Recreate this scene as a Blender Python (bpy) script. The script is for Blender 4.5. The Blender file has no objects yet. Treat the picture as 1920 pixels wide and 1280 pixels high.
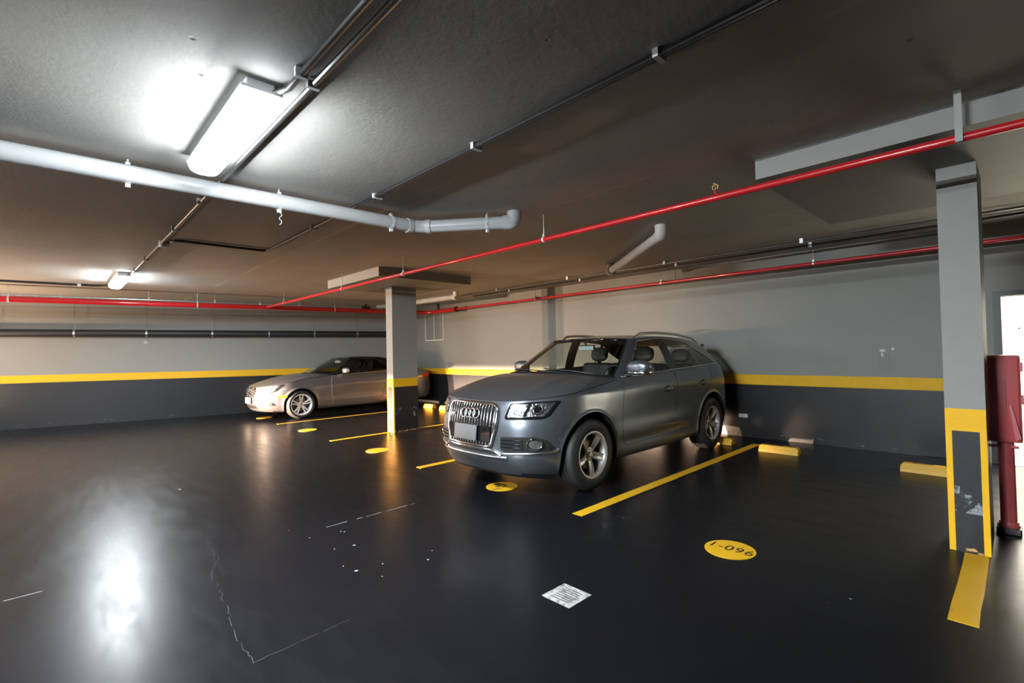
import bpy, bmesh, math, random
import numpy as np
from mathutils import Vector, Matrix

random.seed(7)
C = bpy.context.scene.collection
PI = math.pi

# ------------------------------------------------------------------ objects
def link(name, V, F, m, parent=None, smooth=False, angle=35, loc=None):
    me = bpy.data.meshes.new(name)
    me.from_pydata([tuple(map(float, v)) for v in V], [], [tuple(map(int, f)) for f in F])
    me.update()
    if m is not None:
        me.materials.append(m)
    if smooth:
        me.polygons.foreach_set('use_smooth', [True] * len(me.polygons))
        try:
            me.set_sharp_from_angle(angle=math.radians(angle))
        except Exception:
            pass
    o = bpy.data.objects.new(name, me)
    C.objects.link(o)
    if parent is not None:
        o.parent = parent
    if loc is not None:
        o.location = loc
    return o

def tag(o, label, cat, group=None):
    o['label'] = label
    o['category'] = cat
    if group:
        o['group'] = group
    return o

def thing(name, label, cat, loc=(0, 0, 0), group=None):
    o = bpy.data.objects.new(name, None)
    o.empty_display_size = 0.1
    C.objects.link(o)
    o.location = loc
    return tag(o, label, cat, group)

def struct(o, label=None):
    o['kind'] = 'structure'
    if label:
        o['label'] = label
    return o

def copy_tree(o, parent=None):
    c = o.copy()
    C.objects.link(c)
    if parent is not None:
        c.parent = parent
    for ch in list(o.children):
        copy_tree(ch, c)
    return c

# ------------------------------------------------------------------ shapes
class MB:
    def __init__(s):
        s.V = []; s.F = []
    def add(s, V, F):
        n = len(s.V)
        s.V += [tuple(v) for v in V]
        s.F += [tuple(i + n for i in f) for f in F]
        return s
    def box(s, x0, x1, y0, y1, z0, z1):
        V = [(x, y, z) for z in (z0, z1) for y in (y0, y1) for x in (x0, x1)]
        F = [(0, 2, 3, 1), (4, 5, 7, 6), (0, 1, 5, 4), (2, 6, 7, 3), (0, 4, 6, 2), (1, 3, 7, 5)]
        return s.add(V, F)
    def rbox(s, x0, x1, y0, y1, z0, z1, b=0.01, seg=2):
        bm = bmesh.new()
        bmesh.ops.create_cube(bm, size=1)
        for v in bm.verts:
            v.co = Vector(((x0 + x1) / 2 + v.co.x * (x1 - x0), (y0 + y1) / 2 + v.co.y * (y1 - y0), (z0 + z1) / 2 + v.co.z * (z1 - z0)))
        bmesh.ops.bevel(bm, geom=list(bm.edges), offset=b, segments=seg, profile=0.5, affect='EDGES')
        bm.verts.index_update()
        s.add([v.co[:] for v in bm.verts], [[v.index for v in f.verts] for f in bm.faces])
        bm.free()
        return s
    def tube(s, path, r, n=10, closed=False, caps=True, flat=None, up=None):
        P = [Vector(p) for p in path]
        m = len(P)
        rs = r if hasattr(r, '__len__') else [r] * m
        T = []
        for i in range(m):
            a = P[(i - 1) % m] if (closed or i > 0) else P[i]
            b = P[(i + 1) % m] if (closed or i < m - 1) else P[i]
            d = (b - a)
            T.append(d.normalized() if d.length > 1e-9 else Vector((0, 0, 1)))
        u = Vector(up) if up else (Vector((0, 0, 1)) if abs(T[0].z) < 0.9 else Vector((1, 0, 0)))
        V = []
        prev = None
        for i in range(m):
            t = T[i]
            if prev is None:
                x = (u - t * u.dot(t)).normalized()
            else:
                x = (prev - t * prev.dot(t)).normalized()
            prev = x
            y = t.cross(x)
            # miter
            for k in range(n):
                a = 2 * PI * k / n
                fx, fy = (flat if flat else (1, 1))
                V.append(P[i] + x * (math.cos(a) * rs[i] * fx) + y * (math.sin(a) * rs[i] * fy))
        F = []
        for i in range(m if closed else m - 1):
            j = (i + 1) % m
            for k in range(n):
                l = (k + 1) % n
                F.append((i * n + k, i * n + l, j * n + l, j * n + k))
        if caps and not closed:
            F.append(tuple(range(n - 1, -1, -1)))
            F.append(tuple((m - 1) * n + k for k in range(n)))
        return s.add([v[:] for v in V], F)
    def cyl(s, a, b, r, n=16):
        return s.tube([a, b], r, n)
    def lathe(s, prof, n=48, axis='x', center=(0, 0, 0), closed=False):
        # prof: list of (r, h) ; revolve round the axis
        V = []; m = len(prof)
        for k in range(n):
            a = 2 * PI * k / n
            ca, sa = math.cos(a), math.sin(a)
            for (r, h) in prof:
                p = {'x': (h, r * ca, r * sa), 'y': (r * sa, h, r * ca), 'z': (r * ca, r * sa, h)}[axis]
                V.append((p[0] + center[0], p[1] + center[1], p[2] + center[2]))
        F = []
        for k in range(n):
            l = (k + 1) % n
            for i in range(m if closed else m - 1):
                j = (i + 1) % m
                F.append((k * m + i, k * m + j, l * m + j, l * m + i))
        return s.add(V, F)
    def ellipsoid(s, c, r, nu=20, nv=12, power=1.0):
        V = []
        def pw(x):
            return math.copysign(abs(x) ** power, x)
        for i in range(nv + 1):
            th = PI * i / nv
            for k in range(nu):
                a = 2 * PI * k / nu
                V.append((c[0] + r[0] * pw(math.sin(th)) * pw(math.cos(a)), c[1] + r[1] * pw(math.sin(th)) * pw(math.sin(a)), c[2] + r[2] * pw(math.cos(th))))
        F = []
        for i in range(nv):
            for k in range(nu):
                l = (k + 1) % nu
                F.append((i * nu + k, (i + 1) * nu + k, (i + 1) * nu + l, i * nu + l))
        return s.add(V, F)
    def build(s, name, m, parent=None, smooth=False, angle=35, loc=None, clean=True):
        o = link(name, s.V, s.F, m, parent, False, angle, loc)
        if clean:
            bm = bmesh.new(); bm.from_mesh(o.data)
            bmesh.ops.remove_doubles(bm, verts=bm.verts, dist=1e-5)
            bmesh.ops.dissolve_degenerate(bm, dist=1e-6, edges=bm.edges)
            bmesh.ops.recalc_face_normals(bm, faces=bm.faces)
            bm.to_mesh(o.data); bm.free()
        if smooth:
            me = o.data
            me.polygons.foreach_set('use_smooth', [True] * len(me.polygons))
            me.set_sharp_from_angle(angle=math.radians(angle))
        return o

def elbow_path(pts, rad, n=6):
    """polyline with rounded corners"""
    P = [Vector(p) for p in pts]
    out = [P[0]]
    for i in range(1, len(P) - 1):
        a = (P[i - 1] - P[i]); b = (P[i + 1] - P[i])
        r = min(rad, a.length * 0.49, b.length * 0.49)
        p0 = P[i] + a.normalized() * r; p1 = P[i] + b.normalized() * r
        for k in range(n + 1):
            t = k / n
            out.append(p0 * (1 - t) ** 2 + P[i] * 2 * t * (1 - t) + p1 * t ** 2)
    out.append(P[-1])
    return [p[:] for p in out]

# ------------------------------------------------------------------ materials
class NT:
    def __init__(s, name):
        s.m = bpy.data.materials.new(name); s.m.use_nodes = True
        s.t = s.m.node_tree; s.t.nodes.clear()
        s.out = s.n('ShaderNodeOutputMaterial')
    def n(s, typ, **kw):
        x = s.t.nodes.new(typ)
        for k, v in kw.items():
            setattr(x, k, v)
        return x
    def l(s, a, b):
        s.t.links.new(a, b)
    def val(s, sock, v):
        if hasattr(v, 'is_linked') or hasattr(v, 'node'):
            s.l(v, sock)
        else:
            sock.default_value = v
    def math(s, op, a, b=None, c=None, clamp=False):
        x = s.n('ShaderNodeMath', operation=op); x.use_clamp = clamp
        s.val(x.inputs[0], a)
        if b is not None: s.val(x.inputs[1], b)
        if c is not None: s.val(x.inputs[2], c)
        return x.outputs[0]
    def mix(s, f, a, b):
        x = s.n('ShaderNodeMix', data_type='RGBA')
        s.val(x.inputs[0], f); s.val(x.inputs[6], a); s.val(x.inputs[7], b)
        return x.outputs[2]
    def ramp(s, f, stops):
        x = s.n('ShaderNodeValToRGB')
        e = x.color_ramp.elements
        while len(e) < len(stops): e.new(0.5)
        for i, (p, c) in enumerate(stops):
            e[i].position = p
            e[i].color = c if len(c) == 4 else (*c, 1)
        s.val(x.inputs[0], f)
        return x.outputs[0]
    def smooth(s, v, a, b):
        x = s.n('ShaderNodeMapRange', interpolation_type='SMOOTHSTEP')
        s.val(x.inputs[0], v); x.inputs[1].default_value = a; x.inputs[2].default_value = b
        return x.outputs[0]
    def coord(s, which='Object'):
        return s.n('ShaderNodeTexCoord').outputs[which]
    def mapping(s, v, scale=(1, 1, 1), rot=(0, 0, 0), loc=(0, 0, 0)):
        x = s.n('ShaderNodeMapping')
        s.l(v, x.inputs[0]); x.inputs['Scale'].default_value = scale
        x.inputs['Rotation'].default_value = rot; x.inputs['Location'].default_value = loc
        return x.outputs[0]
    def noise(s, v, scale=5, detail=4, rough=0.55, dist=0.0):
        x = s.n('ShaderNodeTexNoise')
        s.l(v, x.inputs['Vector']); x.inputs['Scale'].default_value = scale
        x.inputs['Detail'].default_value = detail; x.inputs['Roughness'].default_value = rough
        x.inputs['Distortion'].default_value = dist
        return x.outputs['Fac']
    def voro(s, v, scale=5, rnd=1.0):
        x = s.n('ShaderNodeTexVoronoi')
        s.l(v, x.inputs['Vector']); x.inputs['Scale'].default_value = scale
        x.inputs['Randomness'].default_value = rnd
        return x.outputs['Distance']
    def sep(s, v):
        x = s.n('ShaderNodeSeparateXYZ'); s.l(v, x.inputs[0]); return x.outputs
    def bump(s, h, strength=0.3, dist=0.02):
        x = s.n('ShaderNodeBump'); x.inputs['Strength'].default_value = strength
        x.inputs['Distance'].default_value = dist; s.l(h, x.inputs['Height'])
        return x.outputs[0]
    def bsdf(s, **kw):
        x = s.n('ShaderNodeBsdfPrincipled')
        for k, v in kw.items():
            s.val(x.inputs[k.replace('_', ' ')], v)
        s.l(x.outputs[0], s.out.inputs[0])
        return x

def rgb(c):
    return (c[0], c[1], c[2], 1)

def simple(name, col, rough=0.5, metal=0.0, coat=0.0, var=0.0, scale=20, **kw):
    t = NT(name)
    if var:
        f = t.noise(t.coord(), scale, 4)
        c = t.mix(f, rgb([max(0, x * (1 - var)) for x in col]), rgb([x * (1 + var) for x in col]))
    else:
        c = rgb(col)
    t.bsdf(Base_Color=c, Roughness=rough, Metallic=metal, Coat_Weight=coat, Coat_Roughness=0.05, **kw)
    return t.m

YEL = (0.78, 0.44, 0.010)
BLK = (0.016, 0.0165, 0.019)
GRY = (0.255, 0.26, 0.243)

def wall_mat(name, tilt=0.0, z1=0.84, z2=1.0, ref=0.0):
    """grey paint over a yellow band over black gloss enamel; tilt: the band's slope along object y"""
    t = NT(name)
    co = t.coord()
    X = t.sep(co)
    z = t.math('SUBTRACT', X[2], t.math('MULTIPLY', t.math('SUBTRACT', X[1], ref), tilt))
    wob = t.math('MULTIPLY', t.math('SUBTRACT', t.noise(co, 3, 3), 0.5), 0.006)
    z = t.math('ADD', z, wob)
    black = t.math('LESS_THAN', z, z1)
    yel = t.math('LESS_THAN', z, z2)
    big = t.noise(co, 0.7, 5, 0.6)
    fine = t.noise(co, 14, 6, 0.6)
    g = t.mix(big, rgb([c * 0.88 for c in GRY]), rgb([c * 1.1 for c in GRY]))
    g = t.mix(t.math('MULTIPLY', fine, 0.25), g, rgb([c * 1.25 for c in GRY]))
    yc = t.mix(fine, rgb([c * 0.9 for c in YEL]), rgb([min(1, c * 1.1) for c in YEL]))
    # scuffs in the black enamel
    sc = t.noise(t.mapping(co, (1.2, 1.2, 5)), 3.2, 6, 0.7, 0.6)
    scm = t.math('MULTIPLY', t.smooth(sc, 0.66, 0.75), 0.16)
    kc = t.mix(scm, rgb(BLK), (0.3, 0.29, 0.3, 1))
    # chipped paint just above the floor
    ch = t.noise(t.mapping(co, (3, 3, 9)), 2.6, 6, 0.75, 0.5)
    chm = t.math('MULTIPLY', t.smooth(ch, 0.63, 0.67), t.math('LESS_THAN', t.math('ABSOLUTE', t.math('SUBTRACT', X[2], 0.07)), 0.035))
    kc = t.mix(chm, kc, (0.45, 0.46, 0.47, 1))
    col = t.mix(yel, g, yc)
    col = t.mix(black, col, kc)
    r = t.math('ADD', t.math('MULTIPLY', black, -0.22), 0.58)
    r = t.math('ADD', r, t.math('MULTIPLY', t.math('SUBTRACT', fine, 0.5), 0.15))
    nrm = t.bump(t.noise(co, 45, 4, 0.6), 0.12, 0.01)
    t.bsdf(Base_Color=col, Roughness=r, Normal=nrm, Specular_IOR_Level=0.3)
    return t.m

def column_mat(name, w, d, bw):
    """column centred on its own origin: band, black panels, yellow corner borders"""
    t = NT(name)
    co = t.coord(); X = t.sep(co)
    z = X[2]
    black = t.math('LESS_THAN', z, 0.835)
    yel = t.math('LESS_THAN', z, 0.99)
    edge = t.math('GREATER_THAN', t.math('ABSOLUTE', X[0]), w / 2 - bw)
    frontf = t.math('LESS_THAN', X[1], -d / 2 + bw)
    # front face: borders at both corners; side faces: a border beside the front corner
    onfront = t.math('LESS_THAN', X[1], -d / 2 + 0.0005)
    b1 = t.math('MULTIPLY', edge, onfront)
    b2 = t.math('MULTIPLY', t.math('SUBTRACT', 1.0, onfront), frontf)
    border = t.math('MAXIMUM', b1, b2)
    fine = t.noise(co, 9, 6, 0.6)
    g = t.mix(fine, rgb([c * 0.95 for c in GRY]), rgb([c * 1.12 for c in GRY]))
    kc = rgb(BLK)
    wear = t.noise(t.mapping(co, (6, 6, 5)), 2.2, 6, 0.7, 0.7)
    zone = t.math('LESS_THAN', t.math('ABSOLUTE', t.math('SUBTRACT', z, 0.36)), 0.09)
    wm = t.math('MULTIPLY', t.math('MULTIPLY', t.smooth(wear, 0.54, 0.62), zone), 0.7)
    kc = t.mix(wm, kc, (0.38, 0.43, 0.48, 1))
    chip = t.math('MULTIPLY', t.smooth(t.noise(t.mapping(co, (9, 9, 20)), 2, 5), 0.5, 0.56), t.math('LESS_THAN', z, 0.035))
    kc = t.mix(chip, kc, (0.55, 0.33, 0.12, 1))
    yc = t.mix(fine, rgb([c * 0.9 for c in YEL]), rgb([min(1, c * 1.1) for c in YEL]))
    panel = t.math('MULTIPLY', black, t.math('SUBTRACT', 1.0, border))
    col = t.mix(yel, g, yc)
    col = t.mix(panel, col, kc)
    r = t.math('ADD', t.math('MULTIPLY', panel, -0.2), 0.58)
    t.bsdf(Base_Color=col, Roughness=r, Normal=t.bump(t.noise(co, 30, 5), 0.15, 0.01), Specular_IOR_Level=0.3)
    return t.m

def ceiling_mat():
    t = NT('painted_concrete_ceiling')
    co = t.coord(); X = t.sep(co)
    big = t.noise(co, 0.55, 6, 0.62, 0.4)
    fine = t.noise(t.mapping(co, (1, 3, 1)), 6, 6, 0.65)
    c = t.ramp(big, [(0.3, (0.36, 0.355, 0.33)), (0.55, (0.45, 0.442, 0.41)), (0.75, (0.52, 0.51, 0.475))])
    c = t.mix(t.math('MULTIPLY', fine, 0.35), c, (0.40, 0.39, 0.36, 1))
    wob = t.math('MULTIPLY', t.math('SUBTRACT', t.noise(co, 1.3, 5, 0.7), 0.5), 0.10)
    yy = t.math('ADD', X[1], wob)
    # formwork joints that run along the slab
    lines = None
    for y0, wd in ((2.36, 0.035), (3.52, 0.012), (-0.9, 0.02), (5.6, 0.012)):
        d = t.math('ABSOLUTE', t.math('SUBTRACT', yy, y0))
        k = t.math('SUBTRACT', 1.0, t.smooth(d, wd * 0.35, wd))
        lines = k if lines is None else t.math('MAXIMUM', lines, k)
    lines = t.math('MULTIPLY', lines, t.smooth(t.noise(co, 1.1, 4), 0.42, 0.58))
    c = t.mix(t.math('MULTIPLY', lines, 0.8), c, (0.62, 0.60, 0.55, 1))
    # rough patch of plaster
    px = t.math('DIVIDE', t.math('ADD', X[0], 1.95), 0.55); py = t.math('DIVIDE', t.math('SUBTRACT', X[1], 2.38), 0.16)
    rr = t.math('ADD', t.math('SQRT', t.math('ADD', t.math('MULTIPLY', px, px), t.math('MULTIPLY', py, py))), t.math('MULTIPLY', t.math('SUBTRACT', t.noise(co, 5, 5), 0.5), 1.2))
    patch = t.math('SUBTRACT', 1.0, t.smooth(rr, 0.6, 1.0))
    c = t.mix(t.math('MULTIPLY', patch, 0.75), c, (0.62, 0.60, 0.55, 1))
    # pits
    v = t.voro(co, 2.6)
    pit = t.math('SUBTRACT', 1.0, t.smooth(v, 0.02, 0.05))
    v2 = t.voro(co, 9)
    cluster = t.smooth(t.noise(co, 0.9, 3), 0.55, 0.68)
    pit2 = t.math('MULTIPLY', t.math('SUBTRACT', 1.0, t.smooth(v2, 0.03, 0.10)), cluster)
    pits = t.math('MAXIMUM', pit, pit2)
    c = t.mix(t.math('MULTIPLY', pits, 0.6), c, (0.07, 0.07, 0.07, 1))
    h = t.math('ADD', t.math('MULTIPLY', t.noise(co, 24, 6, 0.65), 0.5), t.math('MULTIPLY', t.noise(co, 2.2, 5, 0.6), 1.0))
    h = t.math('SUBTRACT', h, pits)
    h = t.math('ADD', h, t.math('MULTIPLY', patch, t.noise(co, 16, 5)))
    t.bsdf(Base_Color=c, Roughness=0.7, Normal=t.bump(h, 0.35, 0.012), Specular_IOR_Level=0.35)
    return t.m

def floor_mat():
    t = NT('black_epoxy_floor')
    co = t.coord(); X = t.sep(co)
    big = t.noise(co, 0.8, 5, 0.6, 0.4)
    swirl = t.noise(t.mapping(co, (0.9, 4.2, 1), (0, 0, -0.55)), 2.3, 7, 0.66, 0.6)
    c = t.mix(big, (0.0040, 0.0044, 0.0058, 1), (0.0066, 0.0071, 0.0092, 1))
    r = t.math('ADD', 0.282, t.math('MULTIPLY', t.smooth(swirl, 0.38, 0.70), 0.075))
    h = t.noise(t.mapping(co, (1.0, 2.2, 1), (0, 0, 0.4)), 1.6, 3, 0.5)
    t.bsdf(Base_Color=c, Roughness=r, Normal=t.bump(h, 0.08, 0.006), Specular_IOR_Level=0.15)
    return t.m

def emit(name, col, st):
    t = NT(name)
    e = t.n('ShaderNodeEmission'); e.inputs[0].default_value = rgb(col); e.inputs[1].default_value = st
    t.l(e.outputs[0], t.out.inputs[0])
    return t.m

def glass_mat(name, tint=(0.75, 0.82, 0.78), alpha=0.2):
    t = NT(name)
    tr = t.n('ShaderNodeBsdfTransparent'); tr.inputs[0].default_value = rgb(tint)
    gl = t.n('ShaderNodeBsdfGlossy'); gl.inputs[0].default_value = (1, 1, 1, 1); gl.inputs['Roughness'].default_value = 0.02
    lw = t.n('ShaderNodeLayerWeight'); lw.inputs[0].default_value = 0.5
    fr = t.math('ADD', 0.04, t.math('MULTIPLY', t.math('POWER', lw.outputs['Facing'], 5.0), 0.9))
    mx = t.n('ShaderNodeMixShader')
    t.l(fr, mx.inputs[0]); t.l(tr.outputs[0], mx.inputs[1]); t.l(gl.outputs[0], mx.inputs[2])
    t.l(mx.outputs[0], t.out.inputs[0])
    return t.m

def paint_mat(name, col, metal=0.75, rough=0.36):
    t = NT(name)
    co = t.coord()
    fl = t.noise(co, 900, 2)
    c = t.mix(fl, rgb([x * 0.85 for x in col]), rgb([min(1, x * 1.15) for x in col]))
    dust = t.noise(co, 2.5, 5, 0.6)
    r = t.math('ADD', rough - 0.05, t.math('MULTIPLY', dust, 0.12))
    t.bsdf(Base_Color=c, Metallic=metal, Roughness=r, Coat_Weight=0.45, Coat_Roughness=0.10)
    return t.m

def worn_yellow(name, worn=0.35, scale=8):
    t = NT(name)
    co = t.coord()
    n1 = t.noise(co, scale, 6, 0.7, 0.3)
    n2 = t.noise(co, 2.2, 4)
    c = t.mix(n2, (0.60, 0.33, 0.010, 1), (0.78, 0.45, 0.012, 1))
    w = t.smooth(n1, 0.68 - worn * 0.15, 0.78 - worn * 0.1)
    c = t.mix(w, c, (0.06, 0.05, 0.03, 1))
    t.bsdf(Base_Color=c, Roughness=t.math('ADD', 0.35, t.math('MULTIPLY', n1, 0.25)))
    return t.m

M = {}
M['white_pvc'] = simple('white_pvc', (0.43, 0.44, 0.445), 0.38, var=0.08, scale=6)
M['grey_pvc'] = simple('dusty_pvc', (0.52, 0.51, 0.48), 0.5, var=0.12, scale=6)
M['red_pipe'] = simple('red_enamel_pipe', (0.50, 0.012, 0.016), 0.3, coat=0.4, var=0.1, scale=8)
M['red_box'] = simple('red_enamel_steel', (0.60, 0.11, 0.11), 0.35, coat=0.3, var=0.15, scale=5)
M['steel'] = simple('galvanised_steel', (0.55, 0.56, 0.57), 0.38, 0.9, var=0.15, scale=30)
M['conduit'] = simple('dark_steel_conduit', (0.16, 0.165, 0.16), 0.32, 0.85, var=0.15, scale=12)
M['conduit_black'] = simple('black_conduit', (0.02, 0.02, 0.022), 0.35, 0.0)
M['steel_grey'] = simple('painted_grey_strap', (0.34, 0.35, 0.33), 0.55)
M['clip'] = simple('white_clip', (0.55, 0.55, 0.55), 0.5)
M['black_pipe'] = simple('black_cast_iron_pipe', (0.018, 0.019, 0.022), 0.5, var=0.2, scale=5)
M['black'] = simple('black_plastic', (0.012, 0.012, 0.013), 0.42)
M['matte_black'] = simple('matte_black', (0.006, 0.006, 0.007), 0.8)
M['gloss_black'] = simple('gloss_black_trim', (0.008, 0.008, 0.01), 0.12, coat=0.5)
M['rubber'] = simple('tyre_rubber', (0.022, 0.022, 0.023), 0.62, var=0.2, scale=15)
M['chrome'] = simple('chrome', (0.86, 0.87, 0.89), 0.10, 1.0)
M['satin'] = simple('satin_aluminium', (0.62, 0.62, 0.62), 0.32, 1.0)
M['alloy'] = simple('silver_alloy', (0.56, 0.555, 0.54), 0.34, 0.7, coat=0.5)
M['alloy_bright'] = simple('machined_alloy', (0.78, 0.78, 0.78), 0.35, 0.35, coat=0.5)
M['disc'] = simple('brake_steel', (0.22, 0.21, 0.20), 0.4, 0.8)
M['paint_suv'] = paint_mat('grey_metallic_paint', (0.165, 0.183, 0.207), 0.75, 0.33)
M['paint_coupe'] = paint_mat('warm_grey_metallic_paint', (0.195, 0.192, 0.202), 0.65, 0.32)
M['glass'] = glass_mat('window_glass', (0.80, 0.86, 0.82))
M['tint'] = glass_mat('tinted_glass', (0.28, 0.30, 0.29))
M['lens'] = glass_mat('clear_lens', (0.94, 0.95, 0.96))
def reflector_mat():
    t = NT('lamp_reflector')
    co = t.coord()
    n1 = t.noise(co, 26, 3)
    c = t.ramp(n1, [(0.35, (0.16, 0.17, 0.18)), (0.65, (0.50, 0.52, 0.54))])
    t.bsdf(Base_Color=c, Roughness=0.24, Metallic=0.85, Normal=t.bump(t.noise(co, 34, 2), 0.6, 0.02))
    return t.m
M['reflector'] = reflector_mat()
M['interior'] = simple('dark_cabin_trim', (0.018, 0.018, 0.02), 0.7)
M['leather'] = simple('black_leather', (0.022, 0.021, 0.022), 0.5, var=0.2, scale=25)
M['headliner'] = simple('grey_headliner', (0.16, 0.16, 0.155), 0.8)
M['plate'] = simple('blank_number_plate', (0.12, 0.12, 0.125), 0.5)
M['plate_white'] = simple('white_number_plate', (0.85, 0.85, 0.84), 0.4)
M['amber'] = simple('amber_reflector', (0.80, 0.32, 0.01), 0.25, coat=0.5)
M['tail'] = simple('red_tail_lens', (0.45, 0.01, 0.012), 0.15, coat=0.6)
M['yellow_line'] = worn_yellow('worn_yellow_line', 0.25)
M['yellow_worn'] = worn_yellow('worn_yellow_stripe', 0.5, 6)
M['yellow_disc'] = worn_yellow('yellow_disc_paint', 0.1, 10)
M['yellow_rotten'] = worn_yellow('rubbed_yellow_disc_paint', 0.95, 5)
M['yellow_stop'] = simple('yellow_rubber_stop', (0.64, 0.36, 0.02), 0.5, var=0.15, scale=12)
M['letter'] = simple('black_stencil_paint', (0.025, 0.02, 0.012), 0.5)
M['scratch'] = simple('bare_scratch', (0.24, 0.24, 0.24), 0.6)
M['crack'] = simple('hairline_crack', (0.05, 0.05, 0.052), 0.6)
M['grille_white'] = simple('white_vent_frame', (0.80, 0.80, 0.78), 0.5)
M['mesh_grey'] = simple('grey_vent_mesh', (0.22, 0.22, 0.21), 0.6)
M['door_frame'] = simple('dark_grey_door_frame', (0.10, 0.105, 0.105), 0.45)
M['white_paint'] = simple('white_vestibule_paint', (0.80, 0.78, 0.72), 0.6)
M['pale_tile'] = simple('pale_floor_tile', (0.62, 0.61, 0.57), 0.3)
M['plaster'] = simple('grey_plaster', GRY, 0.6, var=0.1, scale=3)
M['lamp_body'] = simple('white_lamp_body', (0.85, 0.88, 0.90), 0.45)
def drain_mat():
    t = NT('scuffed_drain_grate')
    co = t.coord()
    n1 = t.noise(co, 22, 5, 0.7)
    c = t.mix(t.smooth(n1, 0.42, 0.62), (0.48, 0.49, 0.47, 1), (0.16, 0.16, 0.15, 1))
    t.bsdf(Base_Color=c, Roughness=0.5, Metallic=0.2)
    return t.m
M['drain'] = drain_mat()

# ================================================================== the setting
H = 2.84            # ceiling height
YB = 8.1            # wall behind the parked cars
NA = Vector((0.97168, -0.23630, 0)); TA = Vector((0.23630, 0.97168, 0))
def wall_a(y, off=0.0, z=0.0):
    """point on the slanted left wall at depth y, moved off into the room"""
    p = Vector((-15.0, -0.75, 0)) + TA * ((y + 0.75) / TA.y)
    return Vector((p.x + NA.x * off, p.y + NA.y * off, z))

XR, YBACK = 13.0, -21.0
a0 = wall_a(YBACK); a1 = wall_a(YB)
struct(MB().box(-22, XR + 0.2, YBACK - 0.2, YB, -0.2, 0).build('floor', floor_mat()), 'glossy black epoxy garage floor')
struct(MB().box(-22, XR + 0.2, YBACK - 0.2, YB + 0.2, H, H + 0.2).build('ceiling', ceiling_mat()), 'grey painted concrete ceiling')
mb = MB()
DX0, DX1, DZ = -0.165, 0.76, 1.975
mb.box(a1.x - 0.3, DX0, YB, YB + 0.2, 0, H); mb.box(DX1, XR, YB, YB + 0.2, 0, H); mb.box(DX0, DX1, YB, YB + 0.2, DZ, H)
wallB = struct(mb.build('wall_back', wall_mat('banded_wall_paint')), 'grey wall with yellow band over black behind the parked cars')
V = [a0, a1, a1 - NA * 0.2, a0 - NA * 0.2]
V = [(v.x, v.y, 0) for v in V] + [(v.x, v.y, H) for v in V]
wallA = struct(link('wall_left', V, [(0, 1, 5, 4), (1, 2, 6, 5), (2, 3, 7, 6), (3, 0, 4, 7), (0, 3, 2, 1), (4, 5, 6, 7)], wall_mat('banded_wall_paint_left', -0.0094, 0.84, 1.005, 15.2)), 'slanted grey wall with yellow band over black')
struct(MB().box(XR, XR + 0.2, YBACK, YB + 0.2, 0, H).build('wall_right', M['plaster']), 'plain grey wall')
struct(MB().box(-22, XR, YBACK - 0.2, YBACK, 0, H).build('wall_front', M['plaster']), 'plain grey wall')
# bare streaks left on the wall by a removed fixture
mb = MB()
for i, (x, za, zb) in enumerate(((-1.335, 1.02, 1.30), (-1.30, 1.03, 1.22), (-1.265, 1.06, 1.33), (-1.235, 1.02, 1.31), (-1.21, 1.08, 1.25))):
    mb.box(x - 0.002, x + 0.002, YB - 0.001, YB + 0.001, za, zb)
mb.build('paint_streaks', simple('grey_green_streak', (0.17, 0.18, 0.16), 0.6), wallB)
mb = MB(); mb.ellipsoid((-1.30, YB, 1.355), (0.035, 0.0015, 0.018)); mb.ellipsoid((-1.19, YB, 1.375), (0.016, 0.0015, 0.02)); mb.ellipsoid((-1.305, YB, 1.30), (0.012, 0.0015, 0.03))
mb.build('paint_chips', simple('pale_paint_chip', (0.62, 0.64, 0.62), 0.6), wallB)

# door opening and the bright vestibule behind it
d = MB()
d.box(DX0 - 0.07, DX0, YB - 0.025, YB + 0.12, 0, DZ + 0.06)
d.box(DX1, DX1 + 0.07, YB - 0.025, YB + 0.12, 0, DZ + 0.06)
d.box(DX0, DX1, YB - 0.025, YB + 0.12, DZ, DZ + 0.06)
door = struct(d.build('door_1', M['door_frame']), 'open doorway with a dark grey metal frame')
v = MB()
v.box(-0.9, -0.7, YB + 0.2, 10.4, 0, 2.6); v.box(1.5, 1.7, YB + 0.2, 10.4, 0, 2.6); v.box(-0.9, 1.7, 10.4, 10.6, 0, 2.6)
struct(v.build('wall_vestibule', M['white_paint']), 'white wall seen through the doorway')
struct(MB().box(-0.9, 1.7, YB, 10.4, -0.1, 0.004).build('floor_vestibule', M['pale_tile']), 'pale tiled floor beyond the doorway')
struct(MB().box(-0.9, 1.7, YB + 0.2, 10.4, 2.6, 2.7).build('ceiling_vestibule', M['white_paint']), 'white ceiling beyond the doorway')
bell = thing('wall_bell', 'small grey bell push on the bright wall beyond the doorway', 'bell', (-0.03, 10.39, 1.62))
MB().rbox(-0.03, 0.03, -0.012, 0.012, -0.055, 0.055, 0.006).build('base', simple('grey_bell_plate', (0.45, 0.44, 0.42), 0.5), bell)
MB().lathe([(0, -0.022), (0.015, -0.02), (0.015, -0.01)], 16, 'y', (0, 0, 0.01)).build('button', M['black'], bell)

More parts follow.
